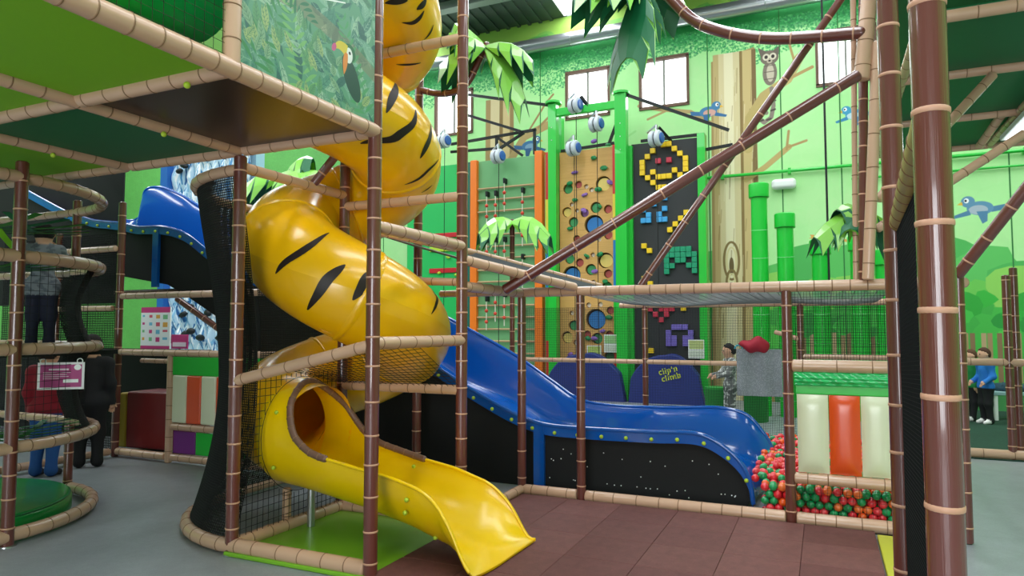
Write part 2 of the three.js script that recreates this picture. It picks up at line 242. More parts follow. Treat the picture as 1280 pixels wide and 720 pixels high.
{ // glazed entrance front behind the viewer, mirrored in the glossy posts
  const g = new THREE.Group(); g.name = 'window_5'; g.position.set(0, 1.85, ZF + 0.05); scene.add(g); g.userData = { kind: 'structure', label: 'tall glazed entrance window in the wall behind the viewer', category: 'window' };
  part('window_frame', [bx(-2.03, 2.03, 1.5, 1.58, -0.06, 0.1), bx(-2.03, 2.03, -1.58, -1.5, -0.06, 0.1), bx(-2.03, -1.95, -1.55, 1.55, -0.06, 0.1), bx(1.95, 2.03, -1.55, 1.55, -0.06, 0.1)], std(0x6a4d3b, 0.6), g);
  for (const x of [-1, 0, 1]) part('mullion', bx(x - 0.025, x + 0.025, -1.5, 1.5, -0.04, 0.04), std(0x8d8d86, 0.6), g);
  for (let i = 0; i < 4; i++) part('window_pane', bx(-1.98 + i * 0.99, -0.99 + i * 0.99, -1.52, 1.52, 0.02, 0.04), glow, g);
  areaLight(g, 3.9, 3.0, ENTRANCE, V(0, 0, -0.08), V(0, 1.85, 0));
}
// roof sheets with ribs, skylights between them
const SKYX = [-20.2, -15.2, -10.2, -5.2, -0.2, 4.8, 9.8], SKW = 1.2;
{
  const gs = [], ang = Math.atan(0.07); let x = X0;
  const slab = (a, b, lo, hi) => { const g = bx(a, b, lo, hi, ZB - 0.25, ZF + 0.2), p = g.attributes.position; for (let i = 0; i < p.count; i++) p.setY(i, p.getY(i) + ROOF(p.getZ(i))); return g; };
  for (const c of [...SKYX, 99]) { const b = Math.min(c - SKW / 2, X1); gs.push(slab(x, b, 0, 0.15)); for (let q = x + 0.12; q < b - 0.08; q += 0.3) gs.push(slab(q, q + 0.09, -0.045, 0)); x = c + SKW / 2; }
  const roof = struct('ceiling', gs, std(0x4d5a52, 0.55, { metalness: 0.2 }), 'dark ribbed metal roof sheets above the hall', 'ceiling');
  SKYX.forEach((c) => {
    const t = new THREE.Group(); t.name = 'skylight'; t.position.x = c; roof.add(t);
    const g = bx(-SKW / 2, SKW / 2, 0.03, 0.06, ZB, ZF), p = g.attributes.position; for (let i = 0; i < p.count; i++) p.setY(i, p.getY(i) + ROOF(p.getZ(i)));
    part('skylight_panel', g, glow, t);
    const zc = (ZB + ZF) / 2, n = V(0, -Math.cos(ang), Math.sin(ang)), pos = V(0, ROOF(zc) - 0.02, zc);
    areaLight(t, SKW * 0.98, (ZF - ZB) * 0.99, SKYLIGHT, pos, V(c, pos.y - 1, pos.z + 0.07));
  });
  const pu = thing('roof_purlin', 'pale steel roof beam running under the ribbed sheets', 'beam'); 
  part('beam', [bx(X0, X1, ROOF(-14.2) - 0.26, ROOF(-14.2) - 0.05, -14.3, -14.18), bx(X0, X1, ROOF(-14.2) - 0.28, ROOF(-14.2) - 0.24, -14.36, -14.1)], std(0x8b958e, 0.5, { metalness: 0.3 }), pu);
}
{ // silver ventilation duct along the far wall
  const d = thing('ventilation_duct', 'long round silver ventilation duct high on the mural wall', 'duct');
  part('duct_pipe', cyl(V(-20, 8.72, -15.72), V(11.8, 8.72, -15.72), 0.17, 0.17, 28), M.steel, d);
  for (let x = -19; x < 11; x += 1.5) part('duct_joint', new THREE.TorusGeometry(0.172, 0.012, 6, 24).rotateY(Math.PI / 2).translate(x, 8.72, -15.72), M.steel, d);
  const w = thing('wall_pipe', 'thin green painted pipe running along the mural wall', 'pipe');
  part('pipe', cyl(V(-2.4, 5.0, -15.9), V(11.9, 5.0, -15.9), 0.035), M.gantry, w); part('pipe', cyl(V(0.6, 4.72, -15.93), V(11.9, 4.72, -15.93), 0.022), M.gantry, w);
  for (let x = -2; x < 11; x += 1.4) part('bracket', bx(x - 0.03, x + 0.03, 4.94, 5.06, -16, -15.87), M.gantry, w);
  const sp = thing('wall_speaker', 'small white box lamp mounted beside the tallest green pillar', 'lamp', [-0.72, 4.72, -15.9]);
  part('housing', new RoundedBoxGeometry(0.5, 0.22, 0.2, 3, 0.08), M.white, sp); part('bracket', bx(-0.05, 0.05, -0.02, 0.02, -0.1, 0), M.steel, sp);
}

// ---------------------------------------------------------------- slide tower (posts at the corners of one 1.2 m cell, decks toward the viewer)
const ax = -2.68, bX = -3.87, az = -3.72, cz = -4.93, DY = 2.9, R1 = 0.046;
const tower = thing('slide_tower', 'bamboo-look climbing frame with decks and nets around the yellow spiral slide', 'climbing frame');
{
  const P = (x, z, y0, y1) => pole(tower, 'post', [V(x, y0, z), V(x, y1, z)], R1, 'brown', { gap: 0.2 });
  P(ax, az, 0, 5.6); P(bX, az, 0, DY - 0.04); P(ax, cz, 0, 5.6); P(bX, cz, 0, 4.2); P(bX, -6.15, 0, 5);
  for (const [x, z] of [[ax, az], [bX, az], [ax, cz], [bX, cz]]) part('foot_plate', new THREE.CylinderGeometry(0.06, 0.062, 0.008, 20).translate(x, 0.004, z), M.steel, tower);
  const rail = (a, b, r = 0.043, o) => pole(tower, 'rail', [a, b], r, 'tan', o);
  // deck frame
  const zs = [az, -2.5, -1.2], xs = [ax, bX, -5.07, -6.27, -7.47];
  rail(V(ax, DY, az), V(ax, DY, -1.0), 0.05, { gap: 0.16 }); rail(V(bX, DY, az), V(bX, DY, -1.0)); rail(V(-5.07, DY, az), V(-5.07, DY, -1.0)); rail(V(-6.27, DY, az), V(-6.27, DY, -1.0));
  for (const z of zs) for (let i = 0; i < 4; i++) rail(V(xs[i] - 0.03, DY, z), V(xs[i + 1] + 0.03, DY, z));
  const cols = [['deckBrown', 'lime'], ['darkGreen', 'lime'], ['lime', 'darkGreen'], ['darkGreen', 'lime']];
  for (let i = 0; i < 4; i++) for (let j = 0; j < 2; j++) part('deck_panel', bx(xs[i + 1] + 0.02, xs[i] - 0.02, DY + 0.01, DY + 0.06, zs[j] + 0.02, zs[j + 1] - 0.02, 0.01), M[cols[i][j]], tower);
  for (const [x0, x1, z0, z1] of [[-5.1, -7.4, -3.7, -1.0], [-5.1, -7.4, -6.1, -3.75], [-7.45, -9.9, -6.1, -3.75], [-7.45, -9.9, -3.7, -1.0]]) part('upper_deck', bx(x1, x0, 4.3, 4.36, z0, z1, 0.01), M.darkGreen, tower);
  // printed banner and nets above the deck
  pole(tower, 'post', [V(ax, DY, -2.5), V(ax, 5.2, -2.5)], 0.044, 'tan'); rail(V(ax, 3.3, -2.5), V(ax, 3.3, -1.0)); rail(V(ax, 4.5, -2.5), V(ax, 4.5, az));
  part('safety_net', flatNet(V(ax, 2.96, -2.5), V(ax, 2.96, -1.1), V(ax, 3.9, -1.1), V(ax, 3.9, -2.5), 0.055, 0.0016), M.net, tower);
  const bt = canvasTex(768, 1024, (g, w, h) => {
    g.fillStyle = '#5f9a78'; g.fillRect(0, 0, w, h);
    const lf = (x, y, L, wd, a, col, vein) => { g.save(); g.translate(x, y); g.rotate(a); g.fillStyle = col; g.beginPath(); g.moveTo(0, 0); g.quadraticCurveTo(L * 0.4, -wd, L, 0); g.quadraticCurveTo(L * 0.4, wd, 0, 0); g.fill(); g.strokeStyle = vein; g.lineWidth = 2; g.beginPath(); g.moveTo(0, 0); g.lineTo(L, 0); for (let q = 0.2; q < 0.9; q += 0.15) { g.moveTo(L * q, 0); g.lineTo(L * q + wd * 0.35, -wd * 0.45 * (1.1 - q)); g.moveTo(L * q, 0); g.lineTo(L * q + wd * 0.35, wd * 0.45 * (1.1 - q)); } g.stroke(); g.restore(); };
    const cs = ['#356f63', '#4a8a72', '#6fa38a', '#2b5f58', '#85b398', '#467f5c', '#5c9479', '#a3c4a4'];
    for (let i = 0; i < 330; i++) { g.globalAlpha = 0.75; lf(rnd() * w, rnd() * h, 60 + rnd() * 130, 18 + rnd() * 34, rnd() * 6.28, cs[i % 8], i % 2 ? '#2f665c' : '#9cc2a4'); }
    g.globalAlpha = 0.55; g.fillStyle = '#8a8466'; g.beginPath(); g.moveTo(0, h * 0.64); g.quadraticCurveTo(w * 0.5, h * 0.58, w, h * 0.74); g.lineTo(w, h * 0.8); g.quadraticCurveTo(w * 0.5, h * 0.66, 0, h * 0.7); g.fill();
    const frond = (x, y, L, a, col) => { g.save(); g.translate(x, y); g.rotate(a); for (let i = 0; i < 12; i++) for (const s of [-1, 1]) { g.fillStyle = col; g.beginPath(); g.moveTo(i * L / 12, 0); g.quadraticCurveTo(i * L / 12 + 40, s * 40, i * L / 12 + 30, s * (90 - i * 5)); g.quadraticCurveTo(i * L / 12 + 5, s * 40, i * L / 12, 0); g.fill(); } g.restore(); };
    g.globalAlpha = 0.9; frond(60, 980, 420, -1.1, '#3d8a4f'); frond(330, 1000, 380, -1.9, '#79b56a'); frond(120, 560, 300, 0.6, '#2c7552'); frond(700, 980, 420, -2.0, '#4f9c63'); frond(600, 300, 320, 2.4, '#2f7059'); frond(40, 250, 300, 0.3, '#a3c78c');
    for (let i = 0; i < 50; i++) lf(rnd() * w, h * (0.74 + rnd() * 0.3), 50 + rnd() * 60, 22 + rnd() * 20, -1.6 + rr(-1, 1), ['#a3b878', '#5f9a68', '#86ab84'][i % 3], '#4a7f5c');
    g.globalAlpha = 1; g.save(); g.translate(130, 240); g.scale(0.78, 0.78); // toucan
    g.fillStyle = '#1e4c3c'; g.beginPath(); g.ellipse(610, 790, 60, 130, -0.5, 0, 7); g.fill();
    g.fillStyle = '#2b6a44'; g.beginPath(); g.ellipse(590, 655, 52, 50, 0, 0, 7); g.fill();
    g.fillStyle = '#e9efe6'; g.beginPath(); g.ellipse(585, 670, 32, 44, 0.1, 0, 7); g.fill();
    g.fillStyle = '#d7c23c'; g.beginPath(); g.moveTo(575, 620); g.quadraticCurveTo(480, 590, 452, 690); g.quadraticCurveTo(500, 640, 560, 690); g.fill();
    g.fillStyle = '#e08a3a'; g.beginPath(); g.moveTo(560, 660); g.quadraticCurveTo(520, 690, 545, 790); g.quadraticCurveTo(585, 730, 575, 665); g.fill();
    g.fillStyle = '#c95b8a'; g.beginPath(); g.ellipse(462, 668, 16, 26, 0.5, 0, 7); g.fill();
    g.fillStyle = '#1a1a1a'; g.beginPath(); g.arc(592, 655, 9, 0, 7); g.fill();
    g.restore(); g.strokeStyle = '#f2f4ee'; g.lineWidth = 6; g.beginPath(); g.moveTo(330, 610); g.lineTo(420, 590); g.lineTo(560, 545); g.stroke();
  });
  const ban = part('printed_banner', new THREE.BoxGeometry(1.14, 1.5, 0.012), [], tower); const plainB = std(0x5f9a78, 0.5); ban.material = [plainB, plainB, plainB, plainB, std(0xffffff, 0.4, { map: bt }), plainB];
  ban.rotation.y = Math.PI / 2; ban.position.set(ax + 0.02, 3.66, -3.1); ban.userData.label = 'translucent banner printed with jungle leaves and a toucan';
  // green padded roll behind the upper net
  part('padded_roll', new THREE.CylinderGeometry(0.36, 0.36, 1.5, 28).rotateX(Math.PI / 2).translate(-3.2, 3.56, -1.98), M.vinylGreen, tower);
  part('padded_wall', bx(-3.85, -3.8, 2.96, 5.0, -3.7, -1.2), phys(0x8fd468, 0.5), tower);
  // rails of the slide cell
  rail(V(ax, 2.27, az), V(ax, 2.27, cz)); rail(V(ax, 1.5, az), V(ax, 1.5, cz)); rail(V(bX, 2.68, cz), V(ax, 2.68, cz), 0.04); rail(V(bX, 4.01, cz), V(ax, 4.01, cz)); rail(V(bX, 1.1, cz), V(ax, 1.1, cz), 0.04);
  rail(V(bX, 2.78, az), V(bX, 2.78, cz), 0.04); rail(V(bX, 1.22, az), V(ax, 1.49, az), 0.04);
  rail(V(bX, 0.06, az), V(ax - 0.03, 0.06, az), 0.052); rail(V(bX, 0.06, az), V(bX, 0.06, cz), 0.05); rail(V(bX, 0.06, cz), V(ax, 0.06, cz), 0.04);
  pole(tower, 'brace', [V(bX, 2.79, -4.5), V(-3.66, 3.1, -4.6)], 0.035, 'brown');
  pole(tower, 'brace', [V(-3.9, 0.06, -4.3), V(-3.9, 0.34, -4.3)], 0.035, 'tan');
  rail(V(ax, 1.94, cz), V(ax, 1.94, -6.15)); rail(V(ax, 0.06, cz), V(ax, 0.06, -6.15)); 
  // quarter-round net wall beside post B
  const q = (R, y) => arc(bX, cz, R, -90 + 180, 180, y);          // from +z to -x around (bX, cz)
  pole(tower, 'curved_rail', arc(bX, cz, 1.21, 90, 180, 2.76), 0.042, 'tan'); pole(tower, 'curved_rail', arc(bX, cz, 1.21, 90, 180, 0.055), 0.05, 'tan'); 
  pole(tower, 'rail', [V(-5.08, 2.76, cz), V(-5.08, 2.76, -6.15)], 0.042, 'tan'); pole(tower, 'rail', [V(-5.08, 0.055, cz), V(-5.08, 0.055, -6.15)], 0.042, 'tan');
  const flare = t => 1.2 - 0.2 * Math.pow(Math.sin(Math.PI * Math.min(1, Math.pow(t, 0.8))), 1.2);
  const fn = (u, v) => { const a = (90 + 90 * u) * Math.PI / 180, R = flare(v); return V(bX + R * Math.cos(a), 0.06 + 2.68 * v, cz + R * Math.sin(a)); };
  part('black_net', net(fn, 110, 150, 0.004, 24, 40), M.net, tower).userData.label = 'fine black netting flaring to the floor';
  part('black_net', net((u, v) => V(-5.07 + 0.25 * Math.sin(Math.PI * v) , 0.06 + 2.68 * v, cz - 1.2 * u), 60, 130, 0.0046, 2, 20), M.net, tower);
  // square-mesh nets round the lower cell
  const gap = 0.055, hole = [];
  { // net between B and K with the round hole for the slide
    const L = [], c = [-4.41, 0.76], rad = 0.45, inH = (z, y) => Math.hypot(z - c[0], y - c[1]) < rad;
    const run = pts => { let cur = []; for (const p of pts) { if (inH(p.z, p.y)) { if (cur.length > 1) L.push(cur); cur = []; } else cur.push(p); } if (cur.length > 1) L.push(cur); };
    for (let z = az; z > cz; z -= gap) run(Array.from({ length: 40 }, (_, i) => V(bX + 0.02, 0.1 + i * 1.14 / 39, z))); for (let y = 0.1; y < 1.25; y += gap) run(Array.from({ length: 40 }, (_, i) => V(bX + 0.02, y, az - i * 1.2 / 39)));
    L.push(Array.from({ length: 41 }, (_, i) => V(bX + 0.02, c[1] + rad * Math.sin(i * Math.PI / 20), c[0] + rad * Math.cos(i * Math.PI / 20))));
    part('square_net', cords(L, 0.0028), M.net, tower);
  }
  part('square_net', flatNet(V(bX, 1.12, cz + 0.01), V(ax, 1.12, cz + 0.01), V(ax, 1.5, az - 0.5), V(bX, 1.3, az - 0.4), gap, 0.0025), M.net, tower);
  part('lime_mat', bx(bX - 0.02, ax + 0.02, 0, 0.03, cz - 0.05, az + 0.06, 0.01), M.limeMat, tower);
  // sloping crawl ramp behind post C
  const r1a = V(ax, 2.16, cz), r1b = V(-2.12, 1.98, -6.12), r2a = V(-2.95, 2.3, -5.7), r2b = V(-2.1, 2.03, -6.9);
  rail(r1a, r1b, 0.042); rail(r2a, r2b, 0.03); rail(V(-3.6, 2.45, -4.95), r2a, 0.03);
  part('ramp_web', flatNet(r1a, r1b, r2b, r2a, 0.018, 0.005), M.greyNet, tower);
  part('ramp_web', flatNet(V(bX, 2.5, -5.3), V(ax, 2.15, -5.3), V(ax, 2.1, -6.1), V(bX, 2.45, -6.1), 0.02, 0.006), std(0x8f9a98, 0.9), tower);
  rail(V(-3.6, 1.95, -6.15), V(ax, 1.95, -6.15), 0.035); rail(V(bX, 2.05, -5.3), V(ax - 0.2, 2.0, -5.3), 0.035);
  for (const [x, z] of [[-2.95, -2.47], [-3.84, -3.05], [-5.04, -3.1], [-6.2, -3.2]]) knob(tower, V(x, 2.845, z), M.limeKnob, 0.9);
}

// ---------------------------------------------------------------- yellow spiral slide
const RT = V(0.911, 0, -0.412), FR = V(0.412, 0, 0.911), HC = V(-3.87, 0, -4.93);
const slideKeys = [[90, 0.5, 5.85], [0, 0.47, 5.5], [-90, 0.5, 5.2], [-180, 0.48, 4.95], [-270, 0.5, 4.68], [-360, 0.45, 4.4], [-450, 0.5, 4.1], [-540, 0.47, 3.78], [-630, 0.5, 3.45], [-720, 0.45, 3.13], [-810, 0.5, 2.8], [-900, 0.46, 2.45], [-990, 0.5, 1.99], [-1080, 0.55, 1.57], [-1170, 0.52, 1.22], [-1260, 0.53, 0.95], [-1326, 0.5, 0.77]];
const slidePts = [];
for (let i = 0; i < slideKeys.length - 1; i++) for (let s = 0; s < 3; s++) { const t = s / 3, a = slideKeys[i], b = slideKeys[i + 1], f = (a[0] + (b[0] - a[0]) * t) * Math.PI / 180, R = a[1] + (b[1] - a[1]) * t; slidePts.push(HC.clone().addScaledVector(RT, R * Math.cos(f)).addScaledVector(FR, R * Math.sin(f)).setY(a[2] + (b[2] - a[2]) * t)); }
for (const p of [[-3.87, 0.77, -4.43], [-3.72, 0.745, -4.41]]) slidePts.push(V(...p));
const slideCurve = new THREE.CatmullRomCurve3(slidePts, false, 'centripetal'); slideCurve.arcLengthDivisions = 1200;
const TR = 0.4, SLEN = slideCurve.getLength();
const JOINTS = [0.06, 0.13, 0.2, 0.27, 0.34, 0.41, 0.48, 0.55, 0.62, 0.69, 0.76, 0.83, 0.9];
const STRIPES = [[0.022, [[0.7267, 6.1], [0.728, 6.336], [0.7313, 6.676], [0.7327, 6.964], [0.7327, 7.383]]], [0.028, [[0.7433, 5.576], [0.7447, 5.995], [0.7453, 6.336], [0.7467, 6.545], [0.748, 6.702]]], [0.025, [[0.7567, 6.074], [0.7573, 6.283], [0.7573, 6.624], [0.7587, 6.807]]], [0.014, [[0.79, 0.838], [0.7933, 0.602], [0.7907, 0.34], [0.788, 0.052]]], [0.025, [[0.5107, 5.419], [0.5133, 5.55], [0.5193, 5.76], [0.5213, 5.969], [0.524, 6.283], [0.524, 6.65]]], [0.022, [[0.514, 0.969], [0.5133, 0.55], [0.5127, 0.262], [0.5127, -0.079]]], [0.016, [[0.534, 0.367], [0.534, -0.026], [0.534, -0.34], [0.5347, -0.55]]], [0.012, [[0.5473, 6.126], [0.544, 5.733], [0.544, 5.393], [0.5433, 5.079]]], [0.014, [[0.514, 7.278], [0.5153, 7.226], [0.5173, 7.306]]], [0.006, [[0.5567, 5.655], [0.556, 5.315]]], [0.013, [[0.2873, 5.288], [0.29, 5.419], [0.2907, 5.603], [0.29, 5.812]]], [0.015, [[0.2873, 5.707], [0.288, 5.864], [0.288, 6.048]]], [0.022, [[0.2753, 5.419], [0.2787, 5.576], [0.282, 5.733]]], [0.011, [[0.3167, 4.66], [0.3167, 4.896], [0.3173, 5.236]]], [0.009, [[0.2993, 5.838], [0.3013, 5.681], [0.3027, 5.445]]]];
function tubePoint(s, th, r = TR) { const p = slideCurve.getPointAt(s), t = slideCurve.getTangentAt(s), side = V(-t.z, 0, t.x).normalize(), up = side.clone().cross(t).normalize(); if (up.y < 0) up.negate(); return p.addScaledVector(side, r * Math.cos(th)).addScaledVector(up, r * Math.sin(th)); }
const spiral = thing('spiral_slide', 'yellow tube spiral slide with dark tiger stripes and open exit chute', 'slide');
{
  part('slide_tube', surf((u, v) => tubePoint(v, u * Math.PI * 2), 44, 330), M.yellow, spiral);
  for (const s of JOINTS) { // moulded flanges where tube sections meet
    part('flange', surf((u, v) => tubePoint(s + (v - 0.5) * 0.0035, u * 6.28319, TR + 0.012 * Math.sin(v * Math.PI)), 44, 4), M.yellow, spiral);
  }
  // exit chute: open trough from the net to the rubber floor
  const lerpT = (tab, x) => { if (x <= tab[0][0]) return tab[0][1]; for (let i = 1; i < tab.length; i++) if (x <= tab[i][0]) { const [a, p] = tab[i - 1], [b, q] = tab[i]; let t = (x - a) / (b - a); return p + (q - p) * t; } return tab[tab.length - 1][1]; };
  const yb = [[-3.95, 0.375], [-3.57, 0.335], [-3.03, 0.27], [-2.6, 0.19], [-2.3, 0.1], [-2.1, 0.055], [-1.95, 0.05]];
  const yn = [[-3.95, 1.17], [-3.8, 1.16], [-3.7, 1.02], [-3.62, 0.84], [-3.47, 0.72], [-3.35, 0.68], [-2.88, 0.62], [-2.63, 0.59], [-2.42, 0.54], [-2.27, 0.43], [-2.15, 0.26], [-2.07, 0.05]];
  const yf = [[-3.95, 1.17], [-3.8, 1.16], [-3.7, 0.96], [-3.6, 0.79], [-3.48, 0.7], [-3.35, 0.65], [-2.9, 0.56], [-2.6, 0.52], [-2.31, 0.43], [-2.14, 0.28], [-2.01, 0.03]];
  const wn = x => 0.4 + 0.03 * Math.max(0, (x + 2.6) / 0.6), sm = (tab, x) => (lerpT(tab, x - 0.05) + lerpT(tab, x) + lerpT(tab, x + 0.05)) / 3;
  // smoother analytic section: superellipse trough
  const trough = (x, t) => { const b = sm(yb, x), top = Math.max(b + 0.005, t < 0 ? sm(yn, x) : sm(yf, x)), H = top - b, w = wn(x), q = Math.abs(t), R = 0.4;
    let y, z; if (H > 0.3) { const am = Math.acos(THREE.MathUtils.clamp(1 - H / R, -1, 1)), a = am * q; y = b + R * (1 - Math.cos(a)); z = R * Math.sin(a); const kf = THREE.MathUtils.clamp((H - 0.3) / 0.08, 0, 1), z2 = w * Math.sin(q * Math.PI / 2), y2 = b + H * (1 - Math.cos(q * Math.PI / 2)); y = y2 + (y - y2) * kf; z = z2 + (z - z2) * kf; }
    else { z = w * Math.sin(q * Math.PI / 2); y = b + H * (1 - Math.cos(q * Math.PI / 2)); }
    return V(x, y, -4.41 + 0.1 * THREE.MathUtils.clamp((x + 3.7) / 1.2, 0, 1) + (t < 0 ? z : -z)); };
  const xe = t => t < 0 ? -1.98 + 0.07 * t * t * 1.0 * -1 : -1.98 + 0.02 * t;
  const f = (u, v) => { const t = u * 2 - 1, x = -3.95 + (xe(t) + 3.95) * v; return trough(x, t); };
  part('exit_chute', [surf(f, 48, 70), surf((u, v) => f(u, v).add(V(0, -0.012, 0)), 48, 70)], M.yellowExit, spiral);
  const edge = k => Array.from({ length: 60 }, (_, i) => f(k, 0.14 + 0.86 * i / 59));
  part('chute_lip', [cords([edge(0)], 0.012, 8), cords([edge(1)], 0.012, 8)], M.yellowExit, spiral);
  // padded trim round the mouth
  const m1 = Array.from({ length: 14 }, (_, i) => f(0, 0.36 - 0.26 * i / 13)), m2 = Array.from({ length: 16 }, (_, i) => f(1, 0.1 + 0.42 * i / 15));
  pole(spiral, 'mouth_trim', [...m1.slice(0, 13), V(-3.79, 1.175, -4.41), ...m2.slice(1)], 0.026, 'tan', { mat: std(0x7a5a4a, 0.4), gap: 0.09 });
  for (const p of [[-2.53, 0.47, -3.905], [-2.55, 0.38, -3.92], [-2.4, 0.2, -4.06], [-3.8, 0.96, -4.06], [-3.8, 0.55, -4.04], [-3.0, 0.5, -4.73], [-2.3, 0.36, -4.73]]) knob(spiral, V(...p), M.limeKnob, 0.8);
  part('support_leg', cyl(V(-3.75, 0, -4.41), V(-3.75, 0.36, -4.41), 0.03), M.steel, spiral);
  // stripes laid on the tube: [s, theta] centre lines with a half width in metres
  for (const [w, pts] of STRIPES) {
    const c = new THREE.CatmullRomCurve3(pts.map(p => V(p[0] * 10, p[1], 0))), n = 22, g = surf((u, v) => {
      const p = c.getPoint(v), d = c.getTangent(v), hw = w * Math.pow(Math.sin(Math.PI * Math.min(1, Math.max(0, v * 0.96 + 0.02))), 0.75);
      const Ls = SLEN / 10, dx = d.x * Ls, dy = d.y * TR, L = Math.hypot(dx, dy); const ox = -dy / L * hw * (u * 2 - 1) / Ls, oy = dx / L * hw * (u * 2 - 1) / TR;
      return tubePoint((p.x + ox) / 10, p.y + oy, TR + 0.003);
    }, 4, n);
    part('tiger_stripe', g, M.stripe, spiral);
  }
}
camera.updateMatrixWorld();
const at = (u, v, z) => { const d = V((u - 640) / 860, (360 - v) / 860, -1).applyQuaternion(camera.quaternion); return camera.position.clone().addScaledVector(d, z / d.z); };

// ---------------------------------------------------------------- blue wave slide into the ball pit
const wave = thing('wave_slide', 'long glossy blue slide dipping down into the ball pit', 'slide');
{
  const rows = [[-11.2, 3.75, -11.2, 3.8, 3.5], [-10.1, 3.3, -10.3, 3.35, 3.05], [-9.85, 3.22, -10.0, 3.4, 2.95], [-9.75, 3.2, -9.9, 3.8, 2.93], [-9.5, 3.14, -9.6, 3.84, 2.88], [-8.91, 3.06, -9.04, 3.65, 2.82], [-8.58, 2.99, -8.69, 3.47, 2.78], [-8.11, 2.96, -8.2, 3.26, 2.72], [-7.68, 2.85, -7.7, 3.1, 2.6], [-7.08, 2.5, -7.1, 2.8, 2.27], [-5.5, 1.87, -5.5, 2.2, 1.64], [-4.4, 1.42, -4.4, 1.77, 1.2], [-3.82, 1.18, -3.97, 1.57, 0.97], [-3.38, 0.95, -3.33, 1.25, 0.75], [-2.9, 0.73, -2.9, 0.98, 0.53], [-2.6, 0.645, -2.58, 0.79, 0.44], [-2.2, 0.625, -2.25, 0.735, 0.42], [-1.5, 0.63, -1.5, 0.74, 0.4], [-1.05, 0.635, -1.0, 0.76, 0.36], [-0.86, 0.55, -0.75, 0.7, 0.3], [-0.71, 0.42, -0.6, 0.54, 0.2], [-0.63, 0.27, -0.52, 0.4, 0.12], [-0.6, 0.06, -0.48, 0.2, 0.05]];
  const cn = new THREE.CatmullRomCurve3(rows.map(r => V(r[0], r[1], -6.45))), cf = new THREE.CatmullRomCurve3(rows.map(r => V(r[2], r[3], -7.55))), cb = new THREE.CatmullRomCurve3(rows.map(r => V((r[0] + r[2]) / 2, r[4], -7.0)));
  const sst = THREE.MathUtils.smoothstep;
  const f = (u, v) => { const n = cn.getPoint(v), q = cf.getPoint(v), b = cb.getPoint(v); const k = u < 0.5 ? sst(u, 0, 0.2) : 1 - sst(u, 0.84, 1); const rim = n.clone().lerp(q, sst(u, 0.3, 0.85)); return V(rim.x, rim.y + (b.y - rim.y) * k, -6.45 - 1.1 * u); };
  part('slide_bed', surf(f, 40, 200), M.blue, wave);
  const rimN = Array.from({ length: 200 }, (_, i) => cn.getPoint(i / 199)), rimF = Array.from({ length: 200 }, (_, i) => cf.getPoint(i / 199));
  part('rim', [cords([rimN], 0.022, 8), surf((u, v) => cn.getPoint(v).add(V(0, -0.1 * u, 0.012)), 1, 200)], M.blue, wave);
  part('rim', cords([rimF], 0.02, 8), M.blue, wave);
  const L = cn.getLength(); for (let s = 1.2; s < L - 0.1; s += 0.24) knob(wave, cn.getPointAt(s / L).add(V(0, -0.065, 0.02)), M.limeKnob, 0.95);
  for (const [x, y0, y1] of [[-8.2, 2.15, 2.95], [-2.62, 0.02, 0.62]]) part('support_leg', bx(x - 0.055, x + 0.055, y0, y1, -6.47, -6.43), M.blue, wave);
  // black skirt closing the side of the slide
  const up = Array.from({ length: 118 }, (_, i) => cn.getPoint(i / 119)).map(p => new THREE.Vector2(p.x - 0.02, p.y - 0.05));
  const low = [[-0.66, 0.004], [-5.3, 0.02], [-6.2, 0.8], [-7.0, 1.7], [-7.7, 2.05], [-8.0, 2.18], [-8.9, 2.32], [-11.2, 2.5]].map(p => new THREE.Vector2(...p));
  part('side_skirt', new THREE.ExtrudeGeometry(new THREE.Shape([...up, ...low]), { depth: 0.01, bevelEnabled: false }).translate(0, 0, -6.49), M.black, wave);
  for (let i = 0; i < 40; i++) { const x = rr(-2.6, -0.7), y = rr(0.05, 0.5); if (y < 0.45) knob(wave, V(x, i % 2 ? 0.1 + 0.02 * rnd() : y, -6.478), M.white, 0.28, 'stud'); }
  part('inner_skirt', bx(-5.4, -0.75, 0.01, 0.36, -7.56, -7.55), M.black, wave);
}

